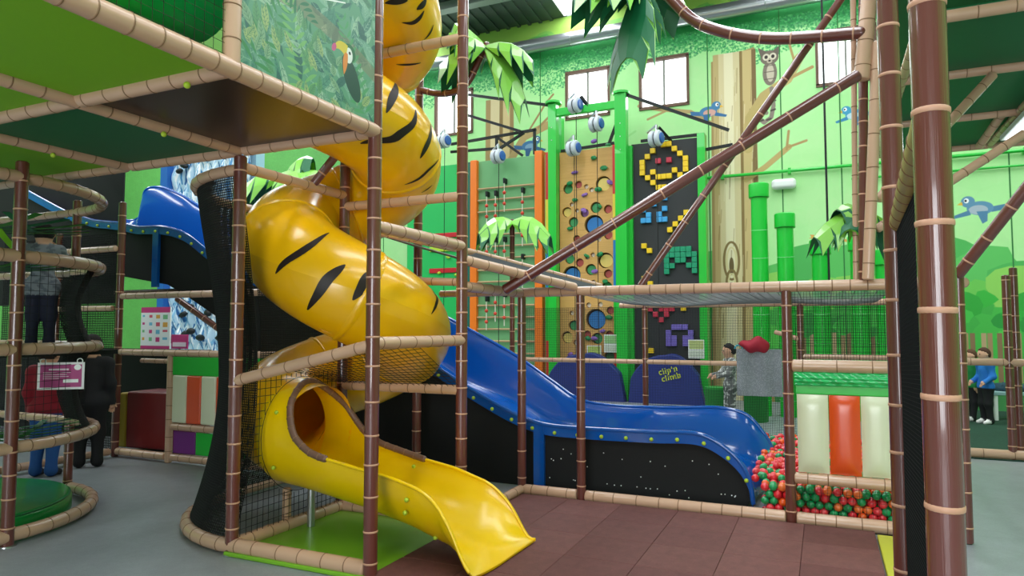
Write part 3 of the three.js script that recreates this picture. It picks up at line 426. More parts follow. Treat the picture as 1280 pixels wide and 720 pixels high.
// ---------------------------------------------------------------- ball pit frame
const FZ = -6.15, BZ = -9.75, TOPY = 1.945;
const pit = thing('ball_pit_frame', 'bamboo-look post and rail frame with nets around the ball pit', 'climbing frame');
{
  const post = (x, z, h, r = 0.041) => pole(pit, 'post', [V(x, 0, z), V(x, h, z)], r, 'brown', { gap: 0.25 });
  post(ax, FZ, TOPY - 0.03); post(-2.08, FZ, TOPY - 0.03); post(-0.28, FZ, TOPY - 0.03); post(-2.33, BZ, TOPY); post(-0.28, BZ, TOPY); post(0.935, FZ, 2.05);
  const rail = (a, b, r = 0.042, o) => pole(pit, 'rail', [a, b], r, 'tan', o);
  rail(V(ax - 0.1, TOPY, FZ), V(0.5, TOPY, FZ), 0.045, { gap: 0.14 }); rail(V(-2.7, TOPY - 0.02, BZ), V(1.2, TOPY - 0.02, BZ), 0.04);
  rail(V(ax, 0.055, FZ), V(-2.12, 0.055, FZ), 0.052); rail(V(-2.04, 0.055, FZ), V(-0.32, 0.055, FZ), 0.052); rail(V(-0.24, 0.055, FZ), V(0.5, 0.055, FZ), 0.052, { gap: 0.17 });
  rail(V(-4.3, 1.12, BZ), V(-1.06, 1.12, BZ), 0.034); rail(V(-0.28, 1.23, BZ), V(1.0, 1.23, BZ), 0.034); rail(V(-0.6, 1.55, BZ), V(-0.28, 1.45, BZ), 0.03);
  rail(V(-0.25, 1.29, FZ), V(0.5, 1.29, FZ), 0.052, { gap: 0.24 }); rail(V(-0.25, 0.38, FZ), V(0.52, 0.38, FZ), 0.045, { gap: 0.18 });
  rail(V(0.5, 0.055, FZ), V(0.5, 0.055, BZ), 0.045); rail(V(-0.5, 0.055, BZ), V(1.0, 0.055, BZ), 0.045); rail(V(0.97, TOPY, FZ), V(0.97, TOPY, BZ));
  part('safety_net', flatNet(V(-0.28, 1.34, FZ), V(0.5, 1.34, FZ), V(0.5, 1.9, FZ), V(-0.28, 1.9, FZ), 0.022, 0.0015), M.net, pit);
  part('safety_net', flatNet(V(-0.28, 0.1, FZ), V(0.5, 0.1, FZ), V(0.5, 0.36, FZ), V(-0.28, 0.36, FZ), 0.045, 0.0015), M.net, pit);
  part('roof_net', net((u, v) => V(-2.1 + 2.6 * u, TOPY - 0.02 - 0.07 * Math.sin(Math.PI * v) * (0.6 + 0.4 * Math.sin(u * 9)), FZ - 3.6 * v), 30, 42, 0.0032, 16, 16), std(0x7d8282, 0.9), pit);
  part('safety_net', flatNet(V(-4.3, 0.1, BZ), V(1.0, 0.1, BZ), V(1.0, 1.9, BZ), V(-4.3, 1.9, BZ), 0.022, 0.003), M.net, pit);
  // striped padded front
  const cush = (x0, x1, y0, y1, mat, name = 'cushion') => { const w = x1 - x0, h = y1 - y0; const g = new THREE.BoxGeometry(w - 0.006, h, 0.04, 14, 18, 2); const p = g.attributes.position; for (let i = 0; i < p.count; i++) { const px = Math.abs(p.getX(i) / w * 2), py = Math.abs(p.getY(i) / h * 2); const k = (1 - Math.pow(px, 5)) * (1 - Math.pow(py, 8)); p.setZ(i, p.getZ(i) * (0.25 + 0.75 * k) + (p.getZ(i) > 0 ? 0.02 * k * (1 - px * px * 0.7) : 0)); } g.computeVertexNormals(); return part(name, g.translate((x0 + x1) / 2, (y0 + y1) / 2, FZ + 0.0), mat, pit); };
  const px0 = -0.22; [['cream', 0, 0.265], ['orange', 0.265, 0.52], ['cream', 0.52, 0.77], ['orange', 0.77, 0.95]].forEach(([m, a, b]) => cush(px0 + a * 0.9, px0 + b * 0.9, 0.43, 1.06, M[m]));
  part('header_band', bx(px0 - 0.01, 0.52, 1.06, 1.14, FZ - 0.012, FZ + 0.012, 0.01), M.gantry, pit);
  part('header_roll', surf((u, v) => V(px0 - 0.01 + 0.74 * u, 1.13 + 0.12 * v, FZ + 0.02 + 0.02 * Math.sin(v * Math.PI) + 0.004 * Math.sin(u * 40 + v * 9) + 0.004 * Math.sin(v * 25)), 60, 16), M.vinylGreen, pit);
}
{ // the plastic balls
  const cols = [0xe62a38, 0xee3d48, 0xf65f1e, 0xf87a3a, 0x12a05c, 0x0f9052].map(c => phys(c, 0.25, { clearcoat: 0.5, clearcoatRoughness: 0.1 }));
  const names = ['red', 'red', 'orange', 'orange', 'green', 'green'];
  const spots = [], r = 0.034;
  for (let l = 0; l < 5; l++) for (let k = 0; k < 3; k++) for (let x = -0.49; x < 0.5; x += 0.07) spots.push([x + (l % 2) * 0.038 + rr(-0.008, 0.008), r + l * 0.058 + rr(-0.004, 0.004), FZ - 0.1 - k * 0.068 - rr(0, 0.012), 0]);
  for (let z = FZ - 0.3; z > -8.2; z -= 0.06) for (let x = -0.75 + ((Math.round(z / 0.06) % 2) ? 0.035 : 0); x < 0.5; x += 0.07) { if (z > -7.62 && z < -6.4 && x < -0.6) continue; spots.push([x + rr(-0.01, 0.01), 0.28 + 0.05 * (FZ - z) + rr(-0.025, 0.03), z + rr(-0.01, 0.01), 1]); }
  const lower = []; for (let z = FZ - 0.33; z > -8.2; z -= 0.064) for (let x = -0.72; x < 0.5; x += 0.07) if (!(x < -0.44 && z > -7.62 && z < -6.4)) lower.push([x + rr(-0.02, 0.02), 0.21 + 0.05 * (FZ - z), z]);
  const fwd = V(0, 0, -1).applyQuaternion(camera.quaternion);
  const score = s => { const p = V(s[0], s[1], s[2]).sub(camera.position); const d = p.dot(fwd); const open = s[0] < -0.28 ? 0 : (s[3] ? 2.5 : 0); return d + open; };
  spots.sort((a, b) => score(a) - score(b));
  const geo = new THREE.SphereGeometry(r, 16, 12), gl = new THREE.SphereGeometry(r, 10, 7), rest = [[], [], [], [], [], []];
  const pick = (x) => { const q = rnd(), g = x > -0.2 ? 0.48 : 0.24; return q < g ? (rnd() < 0.5 ? 4 : 5) : q < g + 0.24 ? (rnd() < 0.5 ? 2 : 3) : (rnd() < 0.5 ? 0 : 1); };
  spots.forEach((s, i) => { const c = pick(s[0]); if (i < 295) { const b = part('pit_ball', geo, cols[c]); b.position.set(s[0], s[1], s[2]); tag(b, `glossy ${names[c]} plastic ball lying in the ball pit`, 'ball', `${names[c]} pit balls`); } else rest[c].push(gl.clone().translate(s[0], s[1], s[2])); });
  lower.forEach(s => rest[pick(s[0])].push(gl.clone().translate(...s)));
  const g = new THREE.Group(); g.name = 'pit_ball_fill'; scene.add(g); g.userData = { kind: 'stuff', label: 'mass of plastic balls filling the rest of the ball pit', category: 'balls' };
  rest.forEach((l, i) => { if (l.length) part(`ball_fill`, l, cols[i], g).userData.kind = 'stuff'; });
}
{ // things draped over the far rail
  const b = thing('grey_blanket', 'grey knitted blanket hanging over the far pit rail', 'blanket');
  const wt = canvasTex(256, 256, (g, w, h) => { g.fillStyle = '#8d9298'; g.fillRect(0, 0, w, h); for (let y = 0; y < h; y += 6) for (let x = 0; x < w; x += 6) { g.fillStyle = ['#7b8087', '#9da2a7', '#868b92'][Math.floor(rnd() * 3)]; g.fillRect(x, y, 4, 4); } });
  part('blanket_cloth', surf((u, v) => V(-1.08 + 0.57 * u, 0.7 + 0.62 * v, BZ + 0.05 + 0.012 * Math.sin(u * 13) + 0.01 * Math.sin(v * 7 + u * 5)), 30, 30), std(0xffffff, 0.95, { map: wt }), b);
  const r = thing('red_bag', 'soft red bag slumped on top of the grey blanket', 'bag', [-0.86, 1.37, BZ + 0.02]);
  const g = new THREE.SphereGeometry(0.2, 24, 16).scale(1, 0.5, 0.6), p = g.attributes.position; for (let i = 0; i < p.count; i++) { const x = p.getX(i); p.setY(i, p.getY(i) * (1 + 0.45 * x / 0.2) + 0.02 * Math.sin(x * 30)); } g.computeVertexNormals();
  part('bag_body', g, std(0xa81d33, 0.7), r); part('bag_handle', new THREE.TorusGeometry(0.05, 0.01, 8, 20, Math.PI).translate(-0.19, -0.05, 0.03), std(0x3aa7bd, 0.6), r);
}

// ---------------------------------------------------------------- near right posts, netting and raised deck
const right = thing('deck_frame', 'tall brown posts carrying a raised dark green deck', 'climbing frame');
{
  pole(right, 'post', [V(0.262, 0, -2.02), V(0.262, 4.4, -2.02)], 0.0425, 'brown', { gap: 0.25, w: 0.0085 });
  pole(right, 'post', [V(0.283, 0, -3.32), V(0.283, 5.4, -3.32)], 0.0425, 'brown', { gap: 0.235, w: 0.0075 });
  part('black_net', flatNet(V(0.29, 0.02, -3.3), V(0.29, 0.02, -2.05), V(0.29, 2.1, -2.05), V(0.29, 2.0, -3.3), 0.016, 0.0045), M.net, right);
  pole(right, 'rail', [V(0.3, 2.04, -3.28), V(0.265, 2.15, -2.08)], 0.04, 'tan', { mat: phys(0xb7a763, 0.4), gap: 0.13 });
  const Y = 3.9, zs = [-5.85, -7.23, -8.78, -10.27], xs = [0.72, 1.95, 3.2, 4.5];
  for (const z of zs) for (let i = 0; i < 3; i++) pole(right, 'deck_beam', [V(xs[i], Y, z), V(xs[i + 1], Y, z)], 0.045, 'tan', { gap: 0.22 });
  for (const x of xs) pole(right, 'deck_beam', [V(x, Y, zs[0]), V(x, Y, zs[3])], 0.042, 'tan', { gap: 0.22 });
  for (let i = 0; i < 3; i++) for (let j = 0; j < 3; j++) part('deck_panel', bx(xs[i] + 0.02, xs[i + 1] - 0.02, Y + 0.02, Y + 0.07, zs[j] - 0.02, zs[j + 1] + 0.02, 0.01), M.darkGreen, right);
  part('deck_panel', bx(0.72, 4.5, Y + 0.9, Y + 0.95, -10.2, -4.4), M.darkGreen, right);
  for (const [x, z] of [[4.5, -10.27], [4.5, -5.85]]) pole(right, 'post', [V(x, 0, z), V(x, Y, z)], 0.045, 'brown');
  pole(right, 'brace', [at(1095, 287, -6.3), at(1282, 166, -6.6)], 0.036, 'tan'); pole(right, 'brace', [at(1097, 250, -6.6), at(1242, 93, -7.2)], 0.04, 'tan');
  pole(right, 'brace', [at(1224, 183, -9.6), at(1290, 90, -8.2)], 0.045, 'tan'); pole(right, 'brace', [at(1196, 345, -6.1), at(1300, 214, -5.8)], 0.042, 'brown');
}
{
  const f = thing('ceiling_lamp', 'lit white fluorescent lamp hanging under the raised green deck', 'lamp', [1.98, 3.72, -8.6]);
  part('lamp_housing', bx(-0.09, 0.09, 0.02, 0.08, -0.8, 0.8, 0.01), M.white, f);
  part('lamp_tube', cyl(V(0, 0, -0.76), V(0, 0, 0.76), 0.045), new THREE.MeshStandardMaterial({ color: 0xffffff, emissive: 0xf4faff, emissiveIntensity: 3 }), f);
  for (const z of [-0.6, 0.6]) part('hanger', cyl(V(0, 0.08, z), V(0, 0.16, z), 0.008), M.steel, f);
  areaLight(f, 0.14, 1.5, TUBELIGHT, V(0, -0.06, 0), V(1.98, 0, -8.6));
}
// ---------------------------------------------------------------- bamboo tree with branches over the pit
const tree = thing('bamboo_tree', 'climbing tree of brown and tan padded tubes with spreading branches', 'tree sculpture');
{
  pole(tree, 'trunk_tube', [at(1079, 352, FZ), at(1079, -40, FZ - 0.1)], 0.036, 'brown', { gap: 0.2 });
  pole(tree, 'trunk_tube', [at(1085, 350, FZ + 0.06), at(1097, 52, FZ + 0.08)], 0.043, 'tan', { gap: 0.24 });
  pole(tree, 'trunk_tube', [at(1070, 352, FZ - 0.1), at(1066, -40, FZ - 0.1)], 0.022, 'tan'); pole(tree, 'trunk_tube', [at(1077, 100, FZ + 0.08), at(1091, -50, FZ + 0.08)], 0.06, 'tan');
  pole(tree, 'branch', [at(630, 363, -5.5), at(1074, 93, FZ + 0.12)], 0.046, 'brown', { gap: 0.42 });
  pole(tree, 'branch', [at(800, 358, FZ - 0.02), at(1056, -8, FZ - 0.05)], 0.032, 'brown', { gap: 0.3 });
  pole(tree, 'branch', [at(822, -20, FZ), at(842, 2, FZ), at(868, 26, FZ), at(905, 40, FZ + 0.03), at(960, 48, FZ + 0.04), at(1020, 46, FZ + 0.06), at(1076, 41, FZ + 0.1)], 0.05, 'brown', { gap: 0.26 });
  pole(tree, 'branch', [at(525, 112, FZ), at(548, 117, FZ), at(570, 114, FZ), at(584, 104, FZ), at(594, 86, FZ), at(605, 60, FZ)], 0.035, 'brown', { gap: 0.2 });
}

// ---------------------------------------------------------------- fabric palm leaves
function frond(parent, base, dir, L, droop, wid, roll = 0, flip = 0) {
  const d = dir.clone().normalize(), side0 = d.clone().cross(V(0, 1, 0)); if (side0.lengthSq() < 0.01) side0.copy(RT); side0.normalize().applyAxisAngle(d, roll);
  const up0 = side0.clone().cross(d).normalize();
  const spine = t => base.clone().addScaledVector(d, L * t * (1 - 0.15 * t)).addScaledVector(V(0, -1, 0), droop * t * t);
  const W = t => wid * (0.3 + 4.2 * t * (1.08 - t));
  const mk = (off, ext) => { const pos = []; const N = 4; const push = (...p) => p.forEach(q => pos.push(q.x, q.y, q.z));
    for (const s of [-1, 1]) for (let k = 0; k < N; k++) { const t0 = k / N, t1 = (k + 1) / N, E = (t, f, sh = 0) => spine(Math.min(1.12, t + sh)).addScaledVector(side0, s * W(Math.min(1, t)) * f * (1 - 0.25 * f)).addScaledVector(V(0, -1, 0), W(Math.min(1, t)) * f * f * 0.8).addScaledVector(up0, off);
        const cut = ext === 1 ? 0.03 : 0, S0 = E(t0, 0), S1 = E(t1, 0), m0 = E(t0, 0.5), m1 = E(t1, 0.5), q0 = E(t0 + cut * 0.6, 0.92), q1 = E(t1 - cut, 0.86), T = E(t0 + 0.16, 1.22 * ext, 0.1);
        push(S0, S1, m1, S0, m1, m0, m0, m1, q1, m0, q1, q0, q0, q1, T); }
    const g = new THREE.BufferGeometry(); g.setAttribute('position', new THREE.Float32BufferAttribute(pos, 3)); g.computeVertexNormals(); return g; };
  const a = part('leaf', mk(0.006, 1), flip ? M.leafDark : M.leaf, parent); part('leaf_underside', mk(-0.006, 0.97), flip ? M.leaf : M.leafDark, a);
}
{
  const p1 = thing('fabric_palm', 'small palm with two drooping lime fabric fronds before the green climbing wall', 'palm', [0, 0, 0]);
  pole(p1, 'palm_trunk', [V(-4.41, 0, BZ), V(-4.41, 3.3, BZ)], 0.04, 'brown'); const c1 = V(-4.41, 3.28, BZ);
  frond(p1, c1, RT.clone().multiplyScalar(-1).add(V(0, 0.55, 0)).addScaledVector(FR, 0.25), 0.72, 0.5, 0.27); frond(p1, c1, RT.clone().add(V(0, 0.55, 0)).addScaledVector(FR, 0.3), 0.82, 0.58, 0.27); 
  const p2 = thing('fabric_palm', 'palm crown of lime fabric fronds above the upper tower rail', 'palm'); const c2 = at(607, 57, FZ);
  pole(p2, 'palm_stem', [c2.clone().add(V(0, -0.12, 0)), c2.clone().add(V(0.01, 0.03, 0))], 0.035, 'brown', { plain: true });
  frond(p2, c2, RT.clone().add(V(0, 0.42, 0)), 0.62, 0.36, 0.2); frond(p2, c2, RT.clone().multiplyScalar(0.75).add(V(0, -0.25, 0)).addScaledVector(FR, 0.15), 0.5, 0.45, 0.2, 0.5); frond(p2, c2, RT.clone().multiplyScalar(-1).add(V(0, 0.75, 0)), 0.55, 0.15, 0.22); frond(p2, c2, RT.clone().multiplyScalar(-1).add(V(0, 0.1, 0)), 0.55, 0.25, 0.24); frond(p2, c2, RT.clone().multiplyScalar(-0.7).add(V(0, 0.9, 0)).addScaledVector(FR, -0.3), 0.6, 0.1, 0.22);
  const p3 = thing('fabric_palm', 'palm crown of dark green fabric fronds hanging from the curved branch', 'palm'); const c3 = at(800, -22, FZ);
  pole(p3, 'palm_stem', [c3.clone().add(V(0.2, -0.02, 0)), c3.clone()], 0.03, 'brown', { plain: true });
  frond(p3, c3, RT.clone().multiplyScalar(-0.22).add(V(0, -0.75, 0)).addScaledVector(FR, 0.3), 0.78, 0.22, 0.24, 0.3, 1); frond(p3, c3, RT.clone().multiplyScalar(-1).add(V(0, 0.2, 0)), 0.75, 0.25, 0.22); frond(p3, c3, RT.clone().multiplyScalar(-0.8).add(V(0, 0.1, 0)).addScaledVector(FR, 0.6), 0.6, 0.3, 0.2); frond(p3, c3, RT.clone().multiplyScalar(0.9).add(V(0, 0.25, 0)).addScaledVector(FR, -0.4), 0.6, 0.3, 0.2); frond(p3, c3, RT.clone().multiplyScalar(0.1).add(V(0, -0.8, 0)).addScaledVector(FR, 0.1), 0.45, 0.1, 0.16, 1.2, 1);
  const p4 = thing('fabric_palm', 'low palm crown of fabric fronds behind the bamboo tree trunk', 'palm'); const c4 = at(1076, 265, FZ - 0.4);
  pole(p4, 'palm_stem', [c4.clone().add(V(0.02, -0.3, 0.2)), c4.clone()], 0.03, 'brown', { plain: true });
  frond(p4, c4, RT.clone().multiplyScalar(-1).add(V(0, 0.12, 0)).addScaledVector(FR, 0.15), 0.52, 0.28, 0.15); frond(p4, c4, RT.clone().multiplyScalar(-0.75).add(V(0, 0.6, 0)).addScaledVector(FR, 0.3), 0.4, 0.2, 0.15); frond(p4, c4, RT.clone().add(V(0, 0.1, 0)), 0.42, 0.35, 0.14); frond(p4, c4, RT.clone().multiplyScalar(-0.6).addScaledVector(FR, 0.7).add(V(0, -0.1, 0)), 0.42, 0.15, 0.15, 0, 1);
  const p5 = thing('fabric_palm', 'lime fabric palm fronds seen behind the brown deck beam', 'palm'); const c5 = V(-7.3, 3.9, -7.9);
  pole(p5, 'palm_trunk', [V(-7.3, 0, -7.9), V(-7.3, 3.9, -7.9)], 0.05, 'brown');
  frond(p5, c5, RT.clone().add(V(0, 0.4, 0)).addScaledVector(FR, 0.3), 1.2, 0.7, 0.36); frond(p5, c5, RT.clone().multiplyScalar(-1).add(V(0, 0.4, 0)), 0.9, 0.6, 0.3); frond(p5, c5, RT.clone().multiplyScalar(0.6).addScaledVector(FR, 0.8).add(V(0, 0.3, 0)), 1.0, 0.7, 0.32); frond(p5, c5, RT.clone().multiplyScalar(0.5).add(V(0, 0.8, 0)), 0.9, 0.4, 0.3);
}
// ---------------------------------------------------------------- climbing walls along the mural
const CZ = -15.2, CTOP = 5.77;
const holdGeo = [new THREE.IcosahedronGeometry(1, 1), new THREE.DodecahedronGeometry(1, 0), new THREE.IcosahedronGeometry(1, 0)];
function hold(parent, x, y, z, s, mat, name = 'hold') { const m = part(name, holdGeo[Math.floor(rnd() * 3)], mat, parent); m.position.set(x, y, z); m.scale.set(s * rr(1, 1.5), s * rr(0.6, 0.9), s * 0.7); m.rotation.z = rr(-0.6, 0.6); return m; }
{ // plain green board far left, with teal edge
  const t = thing('climbing_wall', 'plain bright green climbing board with a teal edge', 'climbing wall', [0, 0, 0], 0, 'climbing walls');
  part('board', bx(-9.9, -8.12, 0, CTOP, CZ - 0.2, CZ, 0.01), phys(0x22b85a, 0.45), t); part('edge_strip', bx(-8.12, -8.0, 0, CTOP, CZ - 0.2, CZ + 0.05), phys(0x0c6a5a, 0.5), t);
  for (const [y, c] of [[3.9, 'red'], [3.55, 'limeKnob'], [3.0, 'red']]) part('sign_strip', bx(-9.2, -8.35, y, y + 0.12, CZ, CZ + 0.04, 0.01), M[c], t);
  for (let i = 0; i < 10; i++) hold(t, rr(-9.7, -8.3), rr(1, 5.2), CZ + 0.04, 0.05, M.limeKnob);
}
{ // green board with rungs and beaded ropes
  const t = thing('climbing_wall', 'pale green climbing board with wooden rungs, beaded ropes and orange edges', 'climbing wall', [0, 0, 0], 0, 'climbing walls');
  part('board', bx(-7.84, -6.2, 0, CTOP, CZ - 0.2, CZ, 0.01), phys(0x6fae74, 0.6), t);
  part('edge_post', bx(-7.98, -7.8, 0, CTOP + 0.02, CZ - 0.2, CZ + 0.12, 0.02), phys(0xf07a1c, 0.4), t); part('edge_post', bx(-6.24, -6.04, 0, CTOP + 0.08, CZ - 0.2, CZ + 0.12, 0.02), phys(0xf07a1c, 0.4), t);
  const wood = std(0xb79a70, 0.6), red = phys(0xd5432f, 0.4), rope = std(0xdad7c4, 0.8);
  for (let y = 5.05, k = 0; y > 0.6; y -= 0.29, k++) if (k !== 3) part('rung', cyl(V(-7.78, y, CZ + 0.07), V(-6.26, y - (k % 2 ? 0 : 0), CZ + 0.07), 0.024, 0.024, 10), wood, t);
  for (const [x, tops] of [[-7.51, [4.89, 3.75, 2.3]], [-7.27, [4.89, 3.74, 2.5]], [-7.03, [5.18, 3.74, 2.4]], [-6.55, [4.91, 3.3, 2.0]]]) for (const y of tops) {
    const L = x === -6.55 && y > 4 ? 1.35 : 0.75; const r = part('rope', cyl(V(x, y, CZ + 0.13), V(x, y - L, CZ + 0.13), 0.012, 0.012, 6), rope, t);
    part('cleat', bx(x - 0.03, x + 0.03, y - 0.05, y + 0.08, CZ, CZ + 0.16, 0.015), M.blackSteel, r); for (let q = y - 0.28; q > y - L; q -= 0.27) part('bead', new THREE.SphereGeometry(0.045, 10, 8).translate(x, q, CZ + 0.13), red, r);
  }
}
{ // plywood board with round holes
  const t = thing('climbing_wall', 'plywood climbing board with coloured round holes between the green gantry posts', 'climbing wall', [0, 0, 0], 0, 'climbing walls');
  const H = [[-5.17, 4.96, .09, 'r'], [-4.98, 4.9, .055, 'w'], [-4.85, 4.81, .055, 'w'], [-4.57, 4.93, .18, 'y'], [-5.43, 4.88, .12, 'g'], [-5.34, 4.5, .05, 'w'], [-5.21, 4.35, .05, 'w'], [-5.02, 4.28, .1, 'p'], [-4.75, 4.39, .13, 'g'], [-4.46, 4.33, .1, 'r'], [-5.3, 4.08, .12, 'g'], [-4.8, 3.99, .23, 'b'], [-5.46, 4.33, .12, 'y'], [-4.46, 3.73, .1, 'r'], [-4.67, 3.64, .05, 'w'], [-5.22, 3.68, .09, 'r'], [-5.4, 3.22, .12, 'g'], [-5.15, 3.12, .1, 'r'], [-4.83, 3.29, .055, 'w'], [-4.53, 3.15, .18, 'y'], [-4.96, 3.24, .05, 'w'], [-5.35, 2.83, .22, 'b'], [-4.88, 2.95, .13, 'g'], [-4.47, 2.84, .1, 'r'], [-4.82, 2.65, .06, 'w'], [-4.5, 2.53, .13, 'g'], [-4.94, 2.13, .06, 'w'], [-4.66, 2.14, .06, 'w'], [-4.42, 2.0, .09, 'r'], [-5.35, 1.95, .055, 'w'], [-5.31, 1.66, .12, 'g'], [-4.77, 1.8, .24, 'b'], [-5.47, 1.38, .14, 'y'], [-4.98, 1.44, .1, 'r'], [-4.74, 1.36, .13, 'g'], [-4.45, 1.44, .1, 'r'], [-5.26, 1.26, .06, 'w'], [-5.12, 2.35, .08, 'r'], [-5.12, 1.05, .08, 'w'], [-4.45, 0.95, .12, 'g']];
  const s = new THREE.Shape([[-5.64, 0], [-4.28, 0], [-4.28, CTOP], [-5.64, CTOP]].map(p => new THREE.Vector2(...p)));
  for (const [x, y, r] of H) s.holes.push(new THREE.Path().absarc(x, y, r, 0, Math.PI * 2, true));
  const wt = canvasTex(512, 1024, (g, w, h) => { g.fillStyle = '#d6a45c'; g.fillRect(0, 0, w, h); for (let i = 0; i < 900; i++) { g.globalAlpha = 0.12; g.fillStyle = rnd() < 0.5 ? '#a8793a' : '#edc488'; g.fillRect(rnd() * w, rnd() * h, 60 + rnd() * 200, 1 + rnd() * 2); } g.globalAlpha = 1; g.fillStyle = '#a97d45'; for (const y of [0.16, 0.5, 0.82]) g.fillRect(0, y * h, w, 2); });
  const g = new THREE.ExtrudeGeometry(s, { depth: 0.1, bevelEnabled: false, curveSegments: 20 }).translate(0, 0, CZ - 0.1); { const p = g.attributes.position, u = g.attributes.uv; for (let i = 0; i < p.count; i++) u.setXY(i, (p.getX(i) + 5.64) / 1.36, p.getY(i) / CTOP); }
  part('plywood_board', g, std(0xffffff, 0.5, { map: wt }), t);
  const dc = { r: 0xb5524a, w: 0xe9e4d6, y: 0xe9cf72, g: 0x3f9a5c, b: 0x2a76bb, p: 0x9a6aa8 }, dm = {}; for (const k in dc) dm[k] = std(dc[k], 0.5);
  for (const [x, y, r, c] of H) { part('hole_back', new THREE.CylinderGeometry(r * 0.84, r * 0.84, 0.06, 20).rotateX(Math.PI / 2).translate(x + r * 0.06, y - r * 0.04, CZ - 0.085), dm[c], t); }
  part('back_board', bx(-5.64, -4.28, 0, CTOP, CZ - 0.2, CZ - 0.102), std(0x3a2a1a, 0.9), t);
  const gh = phys(0x13864b, 0.4), ph = phys(0x8a5fb5, 0.4);
  for (const [x, y, c] of [[-4.77, 5.94, ph], [-4.43, 5.82, gh], [-4.78, 5.55, gh], [-4.54, 5.29, gh], [-5.25, 5.25, ph], [-4.4, 4.94, ph], [-5.38, 5.0, gh], [-5.01, 4.7, ph], [-5.25, 4.6, gh], [-4.66, 4.4, gh], [-5.37, 3.93, gh], [-4.68, 4.8, gh], [-5.03, 4.33, ph], [-4.97, 3.27, gh], [-4.65, 3.29, gh], [-4.78, 2.9, ph], [-4.53, 2.66, gh], [-4.45, 1.84, gh], [-4.6, 1.53, ph], [-4.95, 1.36, gh], [-4.8, 1.36, ph], [-5.38, 0.98, ph], [-4.4, 1.2, gh]]) hold(t, x, y, CZ + 0.03, 0.07, c);
  const bar3 = (x, lo) => [['red', 4.66, 5.8], ['limeY', 3.6, 4.66], ['blueS', 2.55, 3.6], ['gantry', 1.3, 2.55], ['red', 0, 1.3]].forEach(([c, a, b]) => part('edge_strip', bx(x, x + 0.17, a, b, CZ - 0.15, CZ + 0.06, 0.01), { red: phys(0xd8352f, 0.4), limeY: phys(0xf0d84a, 0.4), blueS: phys(0x1d7fc9, 0.4), gantry: M.gantry }[c], t));
  bar3(-5.98); bar3(-4.33);
  part('filler_strip', bx(-6.04, -5.98, 0, CTOP, CZ - 0.18, CZ - 0.05), phys(0x8fd97a, 0.5), t);
}
{ // green steel gantry
  const t = thing('belay_gantry', 'bright green steel gantry standing around the plywood climbing board', 'gantry');
  part('gantry_post', bx(-5.82, -5.62, 0, 6.88, CZ + 0.08, CZ + 0.3, 0.01), M.gantry, t); part('gantry_post', bx(-4.2, -3.94, 0, 6.9, CZ + 0.08, CZ + 0.32, 0.01), M.gantry, t); part('gantry_post', bx(-5.82, -5.7, 0, 6.85, CZ - 0.5, CZ - 0.3), M.gantry, t);
  for (const x of [-5.72, -4.07]) part('top_plate', new THREE.CylinderGeometry(0.19, 0.19, 0.05, 20).translate(x, 6.92, CZ + 0.2), M.gantry, t);
  part('crossbar', bx(-5.7, -4.05, 6.58, 6.76, CZ + 0.14, CZ + 0.26, 0.01), M.gantry, t);
  for (const [a, b] of [[[-8.4, 7.55, CZ + 0.2], [-5.74, 6.86, CZ + 0.2]], [[-8.2, 7.0, CZ + 0.2], [-6.56, 6.34, CZ + 0.2]], [[-8.6, 6.3, CZ], [-6.24, 6.4, CZ]], [[-6.28, 6.4, CZ], [-6.28, 5.8, CZ]], [[-7.3, 6.36, CZ], [-7.3, 5.75, CZ]], [[-7.25, 6.3, CZ], [-6.6, 5.8, CZ]], [[-7.3, 6.0, CZ], [-6.56, 6.36, CZ]], [[-4.05, 6.92, CZ + 0.2], [-1.75, 5.82, CZ + 0.1]], [[-4.12, 6.6, CZ], [-4.42, 5.85, CZ]], [[-5.6, 5.8, CZ], [-4.3, 5.85, CZ]], [[-3.7, 5.85, CZ - 0.1], [-2.4, 5.85, CZ - 0.1]], [[-5.0, 6.95, CZ + 0.3], [-4.8, 6.65, CZ + 0.2]], [[-2.3, 5.5, CZ - 0.1], [-1.7, 5.55, CZ - 0.1]], [[-3.2, 6.0, CZ + 0.3], [-3.0, 5.75, CZ]], [[-8.6, 6.1, CZ], [-7.3, 6.05, CZ]]]) part('steel_brace', bar(V(...a), V(...b), 0.06), M.blackSteel, t);
  for (const [x, y] of [[-4.07, 6.2], [-4.07, 5.9], [-4.07, 5.6], [-5.72, 6.3], [-5.72, 6.0]]) knob(t, V(x, y, CZ + 0.32), M.white, 0.6, 'bolt');
}
